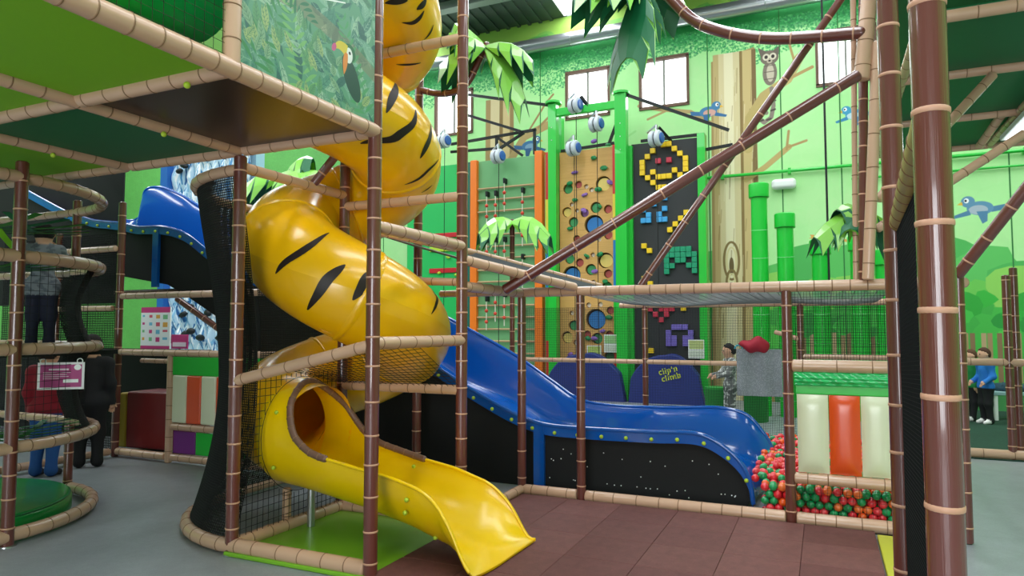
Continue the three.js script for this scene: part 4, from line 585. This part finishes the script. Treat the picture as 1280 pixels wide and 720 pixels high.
{ // black board with block holds
  const t = thing('climbing_wall', 'black climbing board with coloured square block holds', 'climbing wall', [0, 0, 0], 0, 'climbing walls');
  part('board', bx(-3.9, -2.4, 0, CTOP, CZ - 0.2, CZ, 0.01), std(0x26292b, 0.6), t); part('edge_post', bx(-3.94, -3.86, 0, CTOP - 0.05, CZ - 0.2, CZ + 0.1), M.gantry, t); part('edge_post', bx(-2.42, -2.26, 0, CTOP + 0.06, CZ - 0.2, CZ + 0.1), M.gantry, t);
  const col = { Y: phys(0xf2c71a, 0.4), R: phys(0xc8324a, 0.4), B: phys(0x3f9fdc, 0.4), T: phys(0x0f8f66, 0.4), P: phys(0x7a68c4, 0.4) }, geo = new RoundedBoxGeometry(0.114, 0.114, 0.08, 2, 0.008), q = 0.12;
  const put = (c, x, y) => { const m = part('block_hold', geo, col[c], t); m.position.set(x, y, CZ + 0.04); };
  const grid = (x0, y0, rows) => rows.forEach((r, j) => [...r].forEach((c, i) => { if (col[c]) put(c, x0 + i * q, y0 - j * q); }));
  grid(-3.64, 5.68, ['....YY...', '..Y...Y..', '.Y.....Y.', 'Y..R.R..Y', 'Y.......Y', 'Y.Y...Y.Y', '.Y.YYY.Y.', '..Y......', '...YY....']);
  grid(-3.63, 4.48, ['..B.B', '..B..', 'B...B', '.B.B.', 'BB.BB']);
  grid(-3.04, 4.12, ['...Y', '..Y.', '.Y..', 'Y...']); put('Y', -3.62, 3.43); put('Y', -3.5, 3.32); put('Y', -3.49, 2.58); put('Y', -3.62, 2.7); put('Y', -2.77, 2.03); put('Y', -3.49, 1.1);
  grid(-3.12, 3.32, ['.TTTT.', 'TTTTTT', 'T.TT.T', 'TT..TT', 'T....T']); grid(-3.5, 2.02, ['R.RRR', '.R.R.', '..R..']); grid(-3.1, 1.62, ['.PPP.', 'P...P', 'PP.PP', 'PP.PP']);
}
{ // navy crash mats and lettering
  const mk = (x0, x1, label) => { const t = thing('crash_mat', label, 'mat'); const s = new THREE.Shape(); s.moveTo(x0, 0); s.lineTo(x1, 0); s.lineTo(x1 - 0.12, 0.6); s.quadraticCurveTo((x0 + x1) / 2 + 0.3, 1.12, (x0 + x1) / 2, 1.0); s.quadraticCurveTo(x0 + 0.3, 1.0, x0 + 0.05, 0.5); s.lineTo(x0, 0); part('mat_body', new THREE.ExtrudeGeometry(s, { depth: 0.2, bevelEnabled: true, bevelSize: 0.03, bevelThickness: 0.03, bevelSegments: 2 }).translate(0, 0, CZ + 0.35), M.navy, t); return t; };
  mk(-5.75, -3.98, 'navy crash mat leaning on the plywood climbing board'); const t = mk(-3.85, -2.3, 'navy crash mat with yellow lettering leaning on the black climbing board');
  const font = await new FontLoader().loadAsync('fonts/droid/droid_sans_bold.typeface.json');
  const ym = std(0xc9d23a, 0.5); for (const [s, x, y] of [["clip'n", -3.2, 0.6], ['climb', -3.14, 0.46]]) { const g = new TextGeometry(s, { font, size: 0.115, depth: 0.006, curveSegments: 4 }); part('lettering', g.rotateZ(0.26).translate(x, y, CZ + 0.585), ym, t); }
  for (const [x, y, lab, c] of [[-4.78, 1.0, 'lime and white notice on the lower plywood board', 0xb9cf6a], [-4.38, 1.25, 'green and white notice beside the gantry post', 0x9fd08c], [-2.5, 1.15, 'lime notice at the foot of the black climbing board', 0xc4cf86]]) { const n = thing('notice', lab, 'sign', [x, y, CZ + 0.09]); part('plate', bx(-0.17, 0.17, -0.2, 0.2, 0, 0.02, 0.005), M.white, n); part('print_panel', bx(-0.15, 0.15, 0.0, 0.18, 0.02, 0.024), std(c, 0.6), n); part('print_panel', bx(-0.15, 0.15, -0.16, -0.04, 0.02, 0.024), std(0xd7e0cf, 0.6), n); }
}
{ // auto-belay drums with their cords
  const cond = [['above the crossbar of the green gantry', -5.11, 6.74], ['below the gantry crossbar beside the window', -4.61, 6.24], ['at the top of the plywood board', -5.16, 5.74], ['at the top of the black block wall', -3.25, 5.75], ['at the top of the green rung wall', -7.09, 5.75], ['over the plain green board', -8.6, 6.3]];
  const shell = phys(0xc9d0d8, 0.35), bl = phys(0x2f62b0, 0.35), dk = std(0x23262b, 0.6);
  for (const [w, x, y] of cond) { const t = thing('belay_device', `white and blue round belay drum hanging ${w}`, 'belay device', [x, y, CZ + 0.34], 1.38, 'belay drums'); t.scale.setScalar(0.84);
    const drum = (z, r, h, m, n) => part(n, new THREE.LatheGeometry([[0, -h / 2], [r * 0.85, -h / 2], [r, -h / 4], [r, h / 4], [r * 0.85, h / 2], [0, h / 2]].map(p => new THREE.Vector2(...p)), 24).rotateX(Math.PI / 2).translate(0, 0, z), m, t);
    drum(-0.1, 0.21, 0.14, shell, 'drum_shell'); drum(0.06, 0.21, 0.14, shell, 'drum_shell'); drum(-0.02, 0.18, 0.05, dk, 'drum_core'); drum(0.15, 0.14, 0.05, bl, 'drum_cap');
    part('hanger', [bar(V(0, 0.18, 0), V(0, 0.36, 0), 0.05), bar(V(0, 0.36, 0), V(0.1, 0.22, -0.3), 0.04)], M.steel, t); part('cord', cyl(V(0.02, -0.2, 0), V(0.02, (-y + 0.9) / 0.84, 0), 0.011, 0.011, 6), M.black, t); }
}
{ // green climbing pillars
  const spec = [[-1.05, 4.29, 'tallest green pillar beside the painted tree'], [-0.61, 3.7, 'second tallest green pillar of the row'], [-0.03, 3.18, 'green pillar standing behind the fabric palm'], [0.59, 3.22, 'green pillar partly behind the bamboo trunk'], [0.98, 2.95, 'shorter green pillar behind the brown post']];
  for (const [x, h, lab] of spec) { const t = thing('climbing_pillar', lab, 'pillar', [x, 0, -13.5], 0, 'green climbing pillars');
    part('shaft', new THREE.CylinderGeometry(0.145, 0.15, h, 28).translate(0, h / 2, 0), M.pipe, t); part('cap', new THREE.LatheGeometry([[0, h - 0.27], [0.175, h - 0.27], [0.182, h - 0.25], [0.182, h - 0.02], [0.17, h], [0, h]].map(p => new THREE.Vector2(...p)), 28), M.pipe, t);
    for (let y = 0.3; y < h - 0.4; y += 0.52) part('seam', new THREE.TorusGeometry(0.149, 0.005, 5, 28).rotateX(Math.PI / 2 + 0.14).translate(0, y, 0), M.pipeSeam, t); }
  for (const [x, h, lab] of [[-1.75, 0.55, 'short round green stool beside the boy in patterned clothes'], [-1.1, 0.8, 'low green block under the grey blanket']]) { const t = thing('foam_stool', lab, 'stool', [x, 0, -12.6]); part('body', new THREE.CylinderGeometry(0.2, 0.2, h, 24).translate(0, h / 2, 0), phys(0x147a2c, 0.5), t); part('top', new THREE.CylinderGeometry(0.205, 0.205, 0.03, 24).translate(0, h, 0), phys(0x1f9a3a, 0.5), t); }
  const rod = thing('hanging_rod', 'thin dark rod hanging in front of the mural wall', 'rod'); part('rod', cyl(V(0.1, 8.4, -13), V(0.1, 2.2, -13), 0.018, 0.018, 8), M.blackSteel, rod); part('hook', new THREE.TorusGeometry(0.05, 0.012, 6, 16).translate(0.1, 8.42, -13), M.steel, rod);
}

// ---------------------------------------------------------------- far right: rail, bench
{
  const t = thing('far_fence', 'bamboo-look rail and posts before the dark green carpet', 'fence');
  pole(t, 'rail', [V(1.2, 1.18, -10.2), V(4.6, 1.18, -10.2)], 0.045, 'tan', { gap: 0.35 }); pole(t, 'rail', [V(1.2, 0.06, -10.2), V(4.6, 0.06, -10.2)], 0.06, 'tan', { gap: 0.35 });
  pole(t, 'post', [V(2.05, 0, -10.2), V(2.05, 2.25, -10.2)], 0.045, 'brown'); pole(t, 'post', [V(2.16, 0, -10.35), V(2.16, 2.35, -10.35)], 0.045, 'brown');
  const b = thing('bench', 'low bench with white legs behind the boy in blue', 'bench', [3.05, 0, -14.6], 0.3);
  part('seat', bx(-0.5, 0.5, 0.44, 0.5, -0.17, 0.17, 0.01), std(0x8fb0b5, 0.6), b); for (const x of [-0.44, 0.44]) for (const z of [-0.13, 0.13]) part('leg', bx(x - 0.025, x + 0.025, 0, 0.44, z - 0.025, z + 0.025), M.white, b);
  const c = thing('folded_clothes', 'dark heap of clothes lying on the white-legged bench', 'clothes', [2.95, 0.5, -14.6]); const g = new THREE.IcosahedronGeometry(0.2, 3), p = g.attributes.position; for (let i = 0; i < p.count; i++) { const k = 1 + 0.18 * Math.sin(p.getX(i) * 31) * Math.cos(p.getZ(i) * 27); p.setXYZ(i, p.getX(i) * 1.4 * k, Math.max(0, (p.getY(i) + 0.1) * 0.5 * k), p.getZ(i) * 0.8 * k); } g.computeVertexNormals(); part('cloth_heap', g, std(0x2c4a58, 0.9), c);
}

// ---------------------------------------------------------------- left: quarter-round tower
const left = thing('ring_tower', 'quarter-round play tower with curved rails and green web floors', 'climbing frame');
const LC = [-6.69, -3.2], LR = 1.17;
{
  pole(left, 'post', [V(-5.5, 0, -3.16), V(-5.5, 2.86, -3.16)], 0.045, 'brown', { gap: 0.2 }); pole(left, 'post', [V(LC[0], 0, LC[1] - LR), V(LC[0], 2.86, LC[1] - LR)], 0.04, 'brown', { gap: 0.24 }); pole(left, 'post', [V(LC[0], 0, LC[1]), V(LC[0], 2.86, LC[1])], 0.04, 'brown');
  part('foot_plate', new THREE.CylinderGeometry(0.06, 0.062, 0.008, 20).translate(-5.5, 0.004, -3.16), M.steel, left);
  for (const [y, r] of [[0.07, 0.05], [0.71, 0.046], [1.44, 0.046], [2.14, 0.05], [2.74, 0.045]]) { pole(left, 'curved_rail', arc(LC[0], LC[1], LR, 0, -90, y), r, 'tan', { gap: 0.17 }); pole(left, 'rail', [V(-5.5, y, -3.16), V(-5.5, y, -1.9)], r, 'tan'); if (y > 0.5) pole(left, 'rail', [V(LC[0], y, LC[1] - LR), V(-8.1, y, LC[1] - LR)], 0.036, 'tan'); }
  // black net on the curved side
  const fn = (y0, y1) => (u, v) => { const a = -(40 + 50 * u) * Math.PI / 180, R = LR - 0.04 - 0.1 * Math.sin(Math.PI * v); return V(LC[0] + R * Math.cos(a), y0 + (y1 - y0) * v, LC[1] + R * Math.sin(a)); };
  for (const [a, b] of [[1.46, 2.12], [0.73, 1.42]]) part('black_net', net(fn(a, b), 56, 40, 0.0042, 12, 8), M.net, left);
  part('safety_net', net((u, v) => { const a = -34 * u * Math.PI / 180; return V(LC[0] + LR * Math.cos(a), 0.72 + 1.4 * v, LC[1] + LR * Math.sin(a)); }, 10, 24, 0.002, 8, 6), M.net, left);
  // web floors of green straps
  const strap = (a, b, w, mat) => { const d = b.clone().sub(a), n = V(-d.z, 0, d.x).normalize().multiplyScalar(w / 2); const g = surf((u, v) => a.clone().lerp(b, v).addScaledVector(n, u * 2 - 1).add(V(0, -0.05 * Math.sin(Math.PI * v), 0)), 1, 8); part('strap', [g, surf((u, v) => a.clone().lerp(b, v).addScaledVector(n, u * 2 - 1).add(V(0, -0.004 - 0.05 * Math.sin(Math.PI * v), 0)), 1, 8)], mat, left); };
  const gm = [phys(0x3f9a2e, 0.5), phys(0x117a45, 0.5)];
  for (const y of [0.74, 1.46, 2.16, 2.5]) { for (let i = 0; i < 6; i++) { const a = -(8 + i * 15) * Math.PI / 180; strap(V(LC[0] + 1.1 * Math.cos(a), y, LC[1] + 1.1 * Math.sin(a)), V(LC[0] - 0.2, y, LC[1] + 0.1 * i - 0.3), 0.06, gm[i % 2]); } for (const q of [0.45, 0.8]) strap(V(LC[0] + LR * q, y, LC[1]), V(LC[0], y, LC[1] - LR * q), 0.05, gm[1]); }
  part('web_floor', bx(-7.6, -6.0, 1.36, 1.4, -4.35, -3.2), std(0x1c2420, 0.9), left);
  strap(V(-6.35, 2.75, -3.3), V(-6.5, 2.3, -3.7), 0.07, M.lime); strap(V(-7.2, 2.75, -3.5), V(-6.9, 2.15, -4.0), 0.09, M.darkGreen);
  pole(left, 'rail', [V(-8.1, 0.07, -5.8), V(-8.1, 0.07, -3.9)], 0.045, 'tan'); pole(left, 'rail', [V(-8.1, 2.6, -5.8), V(-9.2, 2.6, -5.8)], 0.04, 'tan'); pole(left, 'rail', [V(-8.15, 1.85, -5.82), V(-9.4, 1.85, -5.82)], 0.036, 'tan');
  pole(left, 'post', [V(-9.3, 0, -5.85), V(-9.3, 2.86, -5.85)], 0.04, 'brown'); pole(left, 'post', [V(-8.1, 0, -4.37), V(-8.1, 2.86, -4.37)], 0.036, 'brown');
  part('safety_net', flatNet(V(-8.1, 0.1, -5.85), V(-10.5, 0.1, -5.85), V(-10.5, 2.8, -5.85), V(-8.1, 2.8, -5.85), 0.03, 0.0055), M.net, left);
}
{
  const p = thing('round_foam_pad', 'thick round green foam pad inside the curved base rail', 'pad', [LC[0], 0, LC[1]]);
  part('pad_body', new THREE.LatheGeometry([[0, 0], [1.0, 0], [1.02, 0.03], [1.02, 0.13], [0.99, 0.17], [0, 0.17]].map(q => new THREE.Vector2(...q)), 56), M.padGreen, p);
  part('pad_seam', new THREE.TorusGeometry(1.005, 0.006, 6, 56).rotateX(Math.PI / 2).translate(0, 0.155, 0), phys(0x0b6a35, 0.4), p);
  const st = canvasTex(256, 192, (g, w, h) => { g.fillStyle = '#f3eef1'; g.fillRect(0, 0, w, h); g.fillStyle = '#b02a78'; g.fillRect(14, 16, w - 28, h - 32); g.fillStyle = '#f0d3e2'; g.fillRect(60, 44, 110, 12); for (const [x, y, ww] of [[30, 70, 150], [30, 84, 130], [30, 98, 140], [30, 112, 90]]) g.fillRect(x, y, ww, 4); g.fillStyle = '#ffffff'; g.fillRect(140, 120, 84, 24); g.beginPath(); g.arc(218, 36, 20, 0, 7); g.fill(); });
  const s = thing('info_sign', 'pink and white notice hanging on the curved rail of the ring tower', 'sign', [-5.67, 1.21, -3.62], 1.0);
  const w = M.white; const m = part('sign_plate', new THREE.BoxGeometry(0.33, 0.22, 0.008), w, s); m.material = [w, w, w, w, std(0xffffff, 0.5, { map: st }), w]; for (const x of [-0.13, 0.13]) part('cable_tie', new THREE.TorusGeometry(0.02, 0.004, 5, 12).translate(x, 0.12, 0), w, s);
  s.rotation.y = 0.75;
}
// ---------------------------------------------------------------- left rear frame with striped pads
const rear = thing('rear_frame', 'bamboo-look frame with a striped padded panel under the blue slide', 'climbing frame');
{
  const Z = -5.87, rail = (a, b, r = 0.04, o) => pole(rear, 'rail', [a, b], r, 'tan', o);
  pole(rear, 'post', [V(-8.1, 0, Z), V(-8.1, 3.2, Z)], 0.045, 'brown', { gap: 0.24 }); pole(rear, 'post', [V(-7.15, 0, Z), V(-7.15, 1.27, Z)], 0.042, 'tan');
  rail(V(-8.06, 2.0, Z), V(-5.1, 2.0, Z)); rail(V(-8.06, 1.3, Z), V(-5.1, 1.3, Z)); rail(V(-8.06, 1.18, Z - 0.3), V(-7.1, 1.18, Z - 0.3), 0.03); rail(V(-8.06, 0.07, Z), V(-7.2, 0.07, Z), 0.045); rail(V(-7.1, 0.07, Z), V(-5.1, 0.07, Z), 0.045); rail(V(-7.1, 0.43, Z), V(-5.1, 0.43, Z), 0.042);
  part('header_band', bx(-7.1, -5.4, 1.04, 1.26, Z - 0.02, Z + 0.02, 0.01), M.gantry, rear);
  ['cream', 'orange', 'cream', 'orange', 'cream', 'orange', 'cream'].forEach((c, i) => part('cushion', bx(-7.08 + i * 0.235, -6.85 + i * 0.235, 0.48, 1.04, Z - 0.025, Z + 0.035, 0.02), M[c], rear));
  ['purple', 'gantry', 'purple', 'gantry'].forEach((c, i) => part('lower_pad', bx(-7.08 + i * 0.37, -6.72 + i * 0.37, 0.12, 0.38, Z - 0.03, Z + 0.0, 0.01), M[c], rear));
  pole(rear, 'brace', [V(-7.6, 1.98, -6.3), V(-6.2, 1.25, -6.3)], 0.04, 'brown'); rail(V(-9.2, 2.1, -6.6), V(-6.8, 2.1, -6.6), 0.035, { mat: M.bark });
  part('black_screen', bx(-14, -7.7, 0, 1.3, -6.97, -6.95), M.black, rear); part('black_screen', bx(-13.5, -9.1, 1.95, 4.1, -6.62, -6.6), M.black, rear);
  const fb = thing('foam_block', 'dark red foam block with a mustard yellow end', 'foam block', [-7.85, 0, -6.4], 0.08); part('block_body', bx(-0.42, 0.5, 0.06, 0.78, -0.25, 0.25, 0.03), M.darkRed, fb); part('end_cap', bx(-0.55, -0.42, 0.06, 0.76, -0.25, 0.25, 0.03), M.mustard, fb);
}
{ // boards far behind
  const t = thing('poster_board', 'white notice board with pink header and coloured print panels', 'sign', [-11.39, 0, -9]);
  const tx = canvasTex(256, 264, (g, w, h) => { g.fillStyle = '#eef0f0'; g.fillRect(0, 0, w, h); g.fillStyle = '#c8307c'; g.fillRect(0, 0, w, 34); g.fillRect(0, h - 26, w, 26); const c = ['#6fb8d8', '#d8566f', '#e3a64a', '#7cc08a', '#c8307c']; for (let i = 0; i < 16; i++) { g.fillStyle = c[i % 5]; g.fillRect(14 + (i % 4) * 60, 48 + Math.floor(i / 4) * 46, 20 + (i * 7) % 28, 12 + (i * 5) % 18); } });
  const w = M.white, m = part('board', new THREE.BoxGeometry(0.78, 0.8, 0.03), w, t); m.position.y = 1.59; m.material = [w, w, w, w, std(0xffffff, 0.5, { map: tx }), w]; part('leg', bx(-0.36, -0.32, 0, 1.2, -0.03, 0.01), M.blackSteel, t); part('leg', bx(0.32, 0.36, 0, 1.2, -0.03, 0.01), M.blackSteel, t);
  const s = thing('small_sign', 'small pink sign standing beside the white notice board', 'sign', [-10.75, 0, -9]); part('plate', bx(-0.21, 0.21, 1.22, 1.48, -0.01, 0.01, 0.005), phys(0xc8307c, 0.5), s); part('print_panel', bx(-0.17, 0.17, 1.26, 1.34, 0.01, 0.014), std(0xf0dbe6, 0.6), s); part('leg', bx(-0.02, 0.02, 0, 1.22, -0.01, 0.01), M.blackSteel, s);
  const ice = thing('ice_wall', 'blue and white ice-look climbing wall far behind the blue slide', 'climbing wall');
  const it = canvasTex(512, 512, (g, w, h) => { g.fillStyle = '#bcd9ea'; g.fillRect(0, 0, w, h); for (let i = 0; i < 1400; i++) { g.strokeStyle = ['#2f7fb8', '#e9f4fa', '#1d5f9c', '#7fb6d8', '#ffffff'][i % 5]; g.lineWidth = 2 + rnd() * 5; const x = rnd() * w, y = rnd() * h; g.beginPath(); g.moveTo(x, y); g.lineTo(x + rnd() * 26 - 13, y + 10 + rnd() * 34); g.stroke(); } });
  part('ice_face', surf((u, v) => V(-16.2 + 2.8 * u, 6.9 * v, -13.2 + 0.12 * Math.sin(u * 60) * Math.sin(v * 40)), 60, 50), std(0xffffff, 0.5, { map: it, bumpMap: bumpTex, bumpScale: 0.02 }), ice); part('ice_back', bx(-16.2, -13.4, 0, 6.9, -13.7, -13.4), std(0x9fc4da, 0.6), ice); part('edge_post', bx(-16.45, -16.2, 0, 7, -13.7, -13.0), phys(0x1d5fae, 0.5), ice);
  for (let i = 0; i < 26; i++) hold(ice, rr(-16, -13.6), rr(0.8, 6.5), -13.05, 0.11, M.blackSteel);
}

// ---------------------------------------------------------------- people
function person(label, where, yaw, H, c, pose = {}) {
  const k = H, hs = c.head ?? 1.15, J = { pelvis: [0, 0.52, 0], chest: [0, 0.72, 0.0], neck: [0, 0.835, 0.0], head: [0, 0.925, 0.012], shL: [0.105, 0.79, 0], shR: [-0.105, 0.79, 0], elL: [0.135, 0.635, -0.01], elR: [-0.135, 0.635, -0.01], wrL: [0.14, 0.49, 0.03], wrR: [-0.14, 0.49, 0.03], hipL: [0.052, 0.5, 0], hipR: [-0.052, 0.5, 0], knL: [0.058, 0.27, 0.012], knR: [-0.058, 0.27, 0.012], anL: [0.06, 0.045, -0.01], anR: [-0.06, 0.045, -0.01], toL: [0.068, 0.022, 0.075], toR: [-0.068, 0.022, 0.075], ...pose };
  const lean = (a, b, t) => a.map((v, i) => v + (b[i] - v) * t);
  const B = [['pelvis', 'chest', 0.078, 0.085, 'top'], ['shL', 'shR', 0.048, 0.048, 'top'], ['chest', 'neck', 0.075, 0.034, 'top'], ['neck', 'head', 0.03, 0.034, 'skin'], ['hipL', 'hipR', 0.072, 0.072, 'leg'], ['shL', 'elL', 0.043, 0.034, 'top'], ['shR', 'elR', 0.043, 0.034, 'top'], ['elL', 'wrL', 0.034, 0.024, c.sleeve ?? 'top'], ['elR', 'wrR', 0.034, 0.024, c.sleeve ?? 'top'], ['hipL', 'knL', 0.066, 0.047, 'leg'], ['hipR', 'knR', 0.066, 0.047, 'leg'], ['knL', 'anL', 0.047, 0.036, 'leg'], ['knR', 'anR', 0.047, 0.036, 'leg'], ['anL', 'toL', 0.03, 0.024, 'shoe'], ['anR', 'toR', 0.03, 0.024, 'shoe']].map(b => ({ a: J[b[0]], b: J[b[1]], r0: b[2], r1: b[3], t: b[4] }));
  for (const s of ['L', 'R']) { const w = J['wr' + s], e = J['el' + s], d = lean(e, w, 1.2); B.push({ a: w, b: d, r0: 0.02, r1: 0.022, t: 'skin' }); }
  const hd = J.head, hr = [0.058 * hs, 0.072 * hs, 0.066 * hs];
  const ext = [0.34, 0.56, 0.34], cen = [0, 0.5, 0], res = 84;
  const dist = (x, y, z) => { let m = 1e9, best = 'top', bd = 1e9, s = 0;
    for (const b of B) { const bax = b.b[0] - b.a[0], bay = b.b[1] - b.a[1], baz = b.b[2] - b.a[2], pax = x - b.a[0], pay = y - b.a[1], paz = z - b.a[2]; const t = Math.max(0, Math.min(1, (pax * bax + pay * bay + paz * baz) / (bax * bax + bay * bay + baz * baz))); const dx = pax - bax * t, dy = pay - bay * t, dz = (paz - baz * t) * (b.r0 > 0.07 ? 1.25 : 1); const d = Math.sqrt(dx * dx + dy * dy + dz * dz) - (b.r0 + (b.r1 - b.r0) * t); if (d < bd) { bd = d; best = b.t; } s += Math.exp(-d * 70); }
    const qx = (x - hd[0]) / hr[0], qy = (y - hd[1]) / hr[1], qz = (z - hd[2]) / hr[2]; let dh = (Math.sqrt(qx * qx + qy * qy + qz * qz) - 1) * hr[0];
    const nz = Math.hypot(x - hd[0], (y - hd[1] + 0.012) * 0.7, z - hd[2] - hr[2]) - 0.011, ears = Math.min(Math.hypot((x - hd[0] - hr[0]) * 1.6, y - hd[1], z - hd[2]), Math.hypot((x - hd[0] + hr[0]) * 1.6, y - hd[1], z - hd[2])) - 0.017; dh = Math.min(dh, nz, ears);
    if (best === 'leg' && y > (c.hem ?? 0.475)) best = 'top'; if (best === 'top' && y < (c.hem ?? 0.475) && Math.abs(x) < 0.1 && y > 0.3 && Math.abs(z) < 0.08) best = 'leg'; if (dh < bd) best = 'skin'; s += Math.exp(-dh * 90); m = -Math.log(s) / 72; return [m, best]; };
  const mc = new MarchingCubes(res, new THREE.MeshBasicMaterial(), false, false, 90000); mc.isolation = 0; const half = res / 2;
  for (let kz = 0; kz < res; kz++) for (let jy = 0; jy < res; jy++) for (let ix = 0; ix < res; ix++) mc.field[ix + jy * res + kz * res * res] = -dist(cen[0] + (ix - half) / half * ext[0], cen[1] + (jy - half) / half * ext[1], cen[2] + (kz - half) / half * ext[2])[0];
  mc.update(); const n = mc.count, pos = new Float32Array(n * 3);
  for (let i = 0; i < n; i++) { pos[i * 3] = (cen[0] + mc.positionArray[i * 3] * ext[0]) * k; pos[i * 3 + 1] = (cen[1] + mc.positionArray[i * 3 + 1] * ext[1]) * k; pos[i * 3 + 2] = (cen[2] + mc.positionArray[i * 3 + 2] * ext[2]) * k; }
  let g = new THREE.BufferGeometry(); g.setAttribute('position', new THREE.BufferAttribute(pos, 3)); g = mergeVertices(g, 1e-5); g.computeVertexNormals();
  const fing = []; for (const s of ['L', 'R']) { const w = V(...J['wr' + s]), e = V(...J['el' + s]), d = w.clone().sub(e).normalize(), side = d.clone().cross(V(0, 0.3, 1)).normalize(), up = side.clone().cross(d); const tip = w.clone().addScaledVector(d, 0.035); const L = [0.034, 0.04, 0.042, 0.036]; for (let i = 0; i < 4; i++) { const a = tip.clone().addScaledVector(side, (i - 1.5) * 0.0105), b = a.clone().addScaledVector(d, L[i] * 0.6).addScaledVector(up, -0.008), cc = b.clone().addScaledVector(d, L[i] * 0.4).addScaledVector(up, -0.014); fing.push(cyl(a, b, 0.0062, 0.0056, 7), cyl(b, cc, 0.0056, 0.0045, 7), new THREE.SphereGeometry(0.0045, 7, 5).translate(...cc.toArray())); } const ta = w.clone().addScaledVector(d, 0.012).addScaledVector(side, s === 'L' ? -0.018 : 0.018), tb = ta.clone().addScaledVector(d, 0.03).addScaledVector(side, s === 'L' ? -0.014 : 0.014); fing.push(cyl(ta, tb, 0.0075, 0.006, 7), new THREE.SphereGeometry(0.006, 7, 5).translate(...tb.toArray())); }
  const fg = mergeVertices(merge(fing).deleteAttribute('uv')).scale(k, k, k);
  const colOf = { top: c.top, leg: c.leg, shoe: c.shoe ?? 0xe8e6e0, skin: c.skin ?? 0xd9a98a }, cc = {}; for (const t in colOf) cc[t] = new THREE.Color(colOf[t]); const alt = c.alt ? new THREE.Color(c.alt) : null;
  const paint = (geo, skin) => { const p = geo.attributes.position, a = new Float32Array(p.count * 3); for (let i = 0; i < p.count; i++) { const x = p.getX(i) / k, y = p.getY(i) / k, z = p.getZ(i) / k; const t = skin ? 'skin' : dist(x, y, z)[1]; let q = cc[t]; if (alt && t !== 'skin' && t !== 'shoe' && (c.altAll || t === 'top') && Math.sin(x * 61 + Math.sin(y * 47) * 2) * Math.sin(y * 53 + z * 31) > 0.15) q = alt; q.toArray(a, i * 3); } geo.setAttribute('color', new THREE.BufferAttribute(a, 3)); return geo; };
  paint(g); paint(fg, true); const body = mergeGeometries([g.toNonIndexed(), fg.toNonIndexed()]);
  const o = thing("person", label, "person", where, yaw);
  part('body', body, new THREE.MeshStandardMaterial({ vertexColors: true, roughness: 0.8 }), o);
  const hg = new THREE.SphereGeometry(1, 32, 22), hp = hg.attributes.position; for (let i = 0; i < hp.count; i++) { let x = hp.getX(i), y = hp.getY(i), z = hp.getZ(i); const lim = z > 0.1 ? 0.28 + 0.35 * z : -0.42 + 0.5 * Math.max(0, z + 0.3); let s = 1.12 + 0.03 * Math.sin(x * 17 + z * 9) * Math.cos(y * 13); if (y < lim) { s = 0.9; } hp.setXYZ(i, (hd[0] + x * hr[0] * s) * k, (hd[1] + y * hr[1] * s + 0.004) * k, (hd[2] + z * hr[2] * s - 0.003) * k); } hg.computeVertexNormals();
  part('hair', hg, std(c.hair ?? 0x2b1c14, 0.85), o);
  for (const s of [-1, 1]) part('eye', new THREE.SphereGeometry(0.0085 * k, 8, 6).translate((hd[0] + s * 0.022 * hs) * k, (hd[1] + 0.004) * k, (hd[2] + hr[2] * 0.92) * k), std(0x221a16, 0.3), o);
  part('mouth', new THREE.SphereGeometry(0.012 * k, 8, 5).scale(1.2, 0.3, 0.4).translate(hd[0] * k, (hd[1] - 0.036 * hs) * k, (hd[2] + hr[2] * 0.84) * k), std(0xa5564c, 0.6), o);
  return o;
}
const faceL = Math.atan2(-0.911, 0.412), away = Math.atan2(-0.412, -0.911);
person('boy in a bright blue jacket and black trousers standing on the green carpet', [2.43, 0.012, -13.75], faceL, 1.24, { top: 0x1d74c8, leg: 0x0d0e12, hair: 0x4a2d1c, shoe: 0xf0efec }, { wrL: [0.12, 0.56, 0.1], wrR: [-0.12, 0.56, 0.1] });
person('boy in a green jacket and black trousers standing beside the boy in blue', [2.3, 0.012, -14.1], faceL, 1.2, { top: 0x15803f, leg: 0x0e0f13, hair: 0x5a3a24, shoe: 0xf0efec }, { anL: [0.06, 0.045, 0.05], toL: [0.065, 0.022, 0.13] });
person('dark-haired boy in grey camouflage clothes behind the blue slide', [-1.42, 0, -11.8], faceL, 1.32, { top: 0x7d817f, leg: 0x5d635f, alt: 0xc9ccc8, altAll: true, hair: 0x14100e, shoe: 0x2a2c2e }, { elL: [0.12, 0.65, 0.06], wrL: [0.1, 0.62, 0.19], elR: [-0.12, 0.65, 0.06], wrR: [-0.1, 0.62, 0.19] });
person('boy in a patterned grey shirt and navy trousers standing on the ring tower floor', [-6.62, 1.42, -4.02], away + 0.5, 1.14, { top: 0x7f868c, alt: 0x626a72, leg: 0x161a30, hair: 0x120d0b, shoe: 0x202124, sleeve: 'top', hem: 0.42 }, { elR: [-0.14, 0.74, 0.1], wrR: [-0.07, 0.83, 0.2], elL: [0.14, 0.72, 0.1], wrL: [0.08, 0.8, 0.2] });
person('person in a dark red jacket and blue jeans behind the ring tower', [-7.72, 0, -4.78], away, 1.42, { top: 0x8c1226, leg: 0x1d4f8f, hair: 0x2a1a12, shoe: 0x14161a });
person('person in black trousers and boots standing behind the ring tower post', [-7.76, 0, -5.3], away + 0.4, 1.5, { top: 0x15171a, leg: 0x0c0d0f, hair: 0x1c1410, shoe: 0x0b0c0d });
renderer.render(scene, camera);
